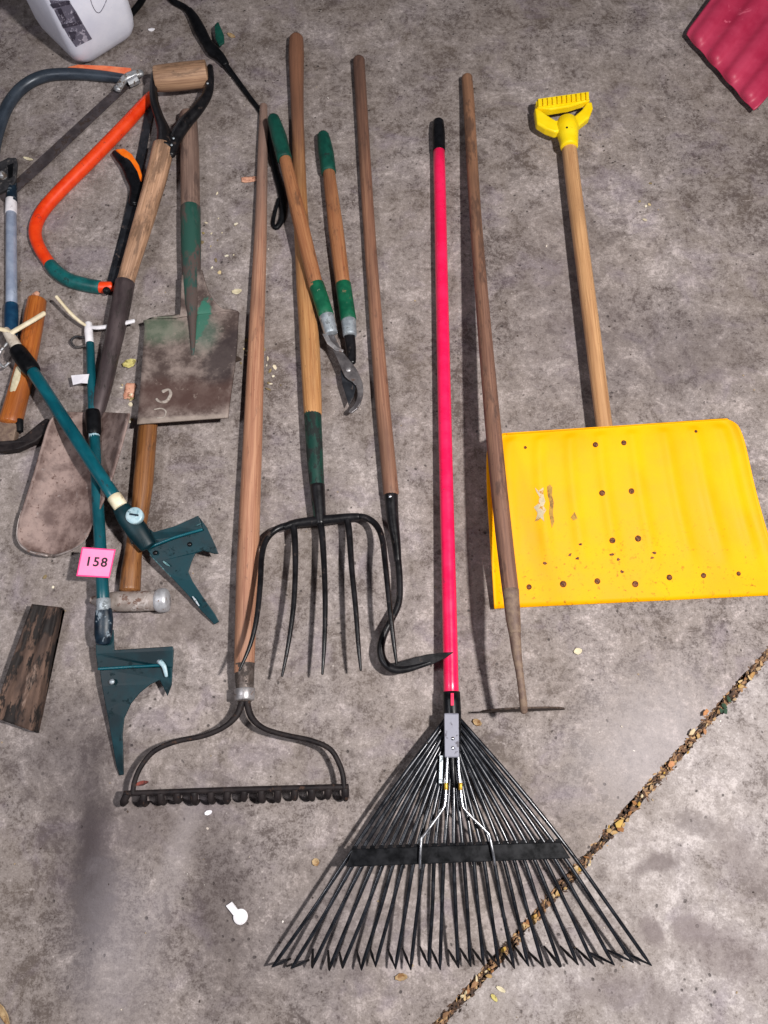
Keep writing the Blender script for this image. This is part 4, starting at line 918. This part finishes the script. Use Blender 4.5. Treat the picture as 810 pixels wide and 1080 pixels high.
no.location = quadpt(.51, .49, zt + .0009) - t.location; no.rotation_euler = (0, 0, math.atan2(xd.y, xd.x))
no.scale = (1.06, 1.06, 1)

# ------------------------------------------------------------------ rotten board
m = MB()
rws = [(33.5, 637, 64.5, 640.5, 34), (27, 655, 61.5, 662, 36), (18, 680, 56, 690, 35), (8, 708, 50, 722, 34), (0, 732, 45, 748, 33), (-6, 757, 39.5, 773, 30)]
def rz(s, tt): return (2.5 * math.sin(s * 9 + tt * 5) + 2 * math.sin(s * 23 + tt * 2) - 26 * max(0, (s - .8) / .2) ** 2 + random.uniform(-.8, .8))
def boardtop():
    top = loft(MB(), rws, 26, rz, 6)
    return top
top = boardtop(); nrow = len(rws) * 6 - 5; mcols = 27
g0 = Vector((1.3, 2.2, 0)); ax = (P(16, 765) - P(49, 638)).normalized(); per = Vector((-ax.y, ax.x, 0))
top.g = [Vector((q.dot(per), q.z, q.dot(ax))) + g0 for q in top.v]
# sides down to the floor and closed underneath
nv = len(top.v); nr = nv // mcols
border = [j for j in range(mcols)] + [i * mcols + mcols - 1 for i in range(1, nr)] + [(nr - 1) * mcols + j for j in range(mcols - 2, -1, -1)] + [i * mcols for i in range(nr - 2, 0, -1)]
low = []
for i in border:
    q = top.v[i].copy(); q.z = .001; k = top.vert(q); top.g[k] = Vector((q.dot(per), q.z, q.dot(ax))) + g0; low.append(k)
for i in range(len(border)):
    j = (i + 1) % len(border); top.face((border[i], border[j], low[j], low[i]), False)
top.face(low, False)
tag(part('wood_block', top, 'rot_bark'), 'dark rotten wooden wedge lying at the left edge below the spade', 'wood block')

# ------------------------------------------------------------------ white plastic clip
c1 = P(253.5, 967, .0055); mb = MB()
pts = []
for k in range(15):
    a = math.radians(-200 + k * 290 / 14) ; pts.append(Vector((c1.x + .0115 * math.cos(a - .15), c1.y + .0115 * math.sin(a - .15), .006)))
q1 = P(238, 955.5, .006); q2 = P(244.5, 951, .006); q3 = P(252, 961, .006); q4 = P(246, 965.5, .006)
mb2 = MB(); poly(mb2, [q1, q2, q3, q4], 4)
tube(mb2, [(Vector((c1.x, c1.y, .001)), .0118), (Vector((c1.x, c1.y, .0052)), .0118)], n=20, sub=1, cap=.15)
tag(part('plastic_clip', mb2, 'white_plastic', bevel=.0008), 'small white plastic keyhole shaped clip on bare concrete', 'plastic clip')

# ------------------------------------------------------------------ camera, lamps
cam = bpy.data.cameras.new('camera'); co = bpy.data.objects.new('camera', cam); COL.objects.link(co)
cam.sensor_fit = 'VERTICAL'; cam.sensor_height = 36.0; cam.lens = 36.0 * F / 1080
cam.clip_start = .05; cam.clip_end = 100
co.location = (0, 0, H); co.rotation_euler = (TH, 0, 0); sc.camera = co
def lamp(name, loc, aim, size, power, colr):
    l = bpy.data.lights.new(name, 'AREA'); l.shape = 'DISK'; l.size = size; l.energy = power; l.color = colr
    o = bpy.data.objects.new(name, l); COL.objects.link(o); o.location = loc
    o.rotation_euler = (Vector(aim) - Vector(loc)).to_track_quat('-Z', 'Y').to_euler(); return o
lamp('key_lamp', (.88, .08, 2.15), (.1, .25, 0), .11, 80, (1, .96, .93))
lamp('second_lamp', (-1.15, .15, 1.7), (-.4, .4, 0), .4, 13, (.95, .95, 1))
lamp('doorway_light', (.9, -2.2, 1.7), (.3, .2, 0), 1.6, 4, (.93, .95, 1))
w = bpy.data.worlds.new('World'); sc.world = w; w.use_nodes = True
bg = w.node_tree.nodes['Background']; bg.inputs[0].default_value = (.9, .86, 1, 1); bg.inputs[1].default_value = .06
sc.view_settings.view_transform = 'Standard'; sc.view_settings.look = 'None'; sc.view_settings.exposure = 0; sc.view_settings.gamma = 1
sc.render.engine = 'CYCLES'
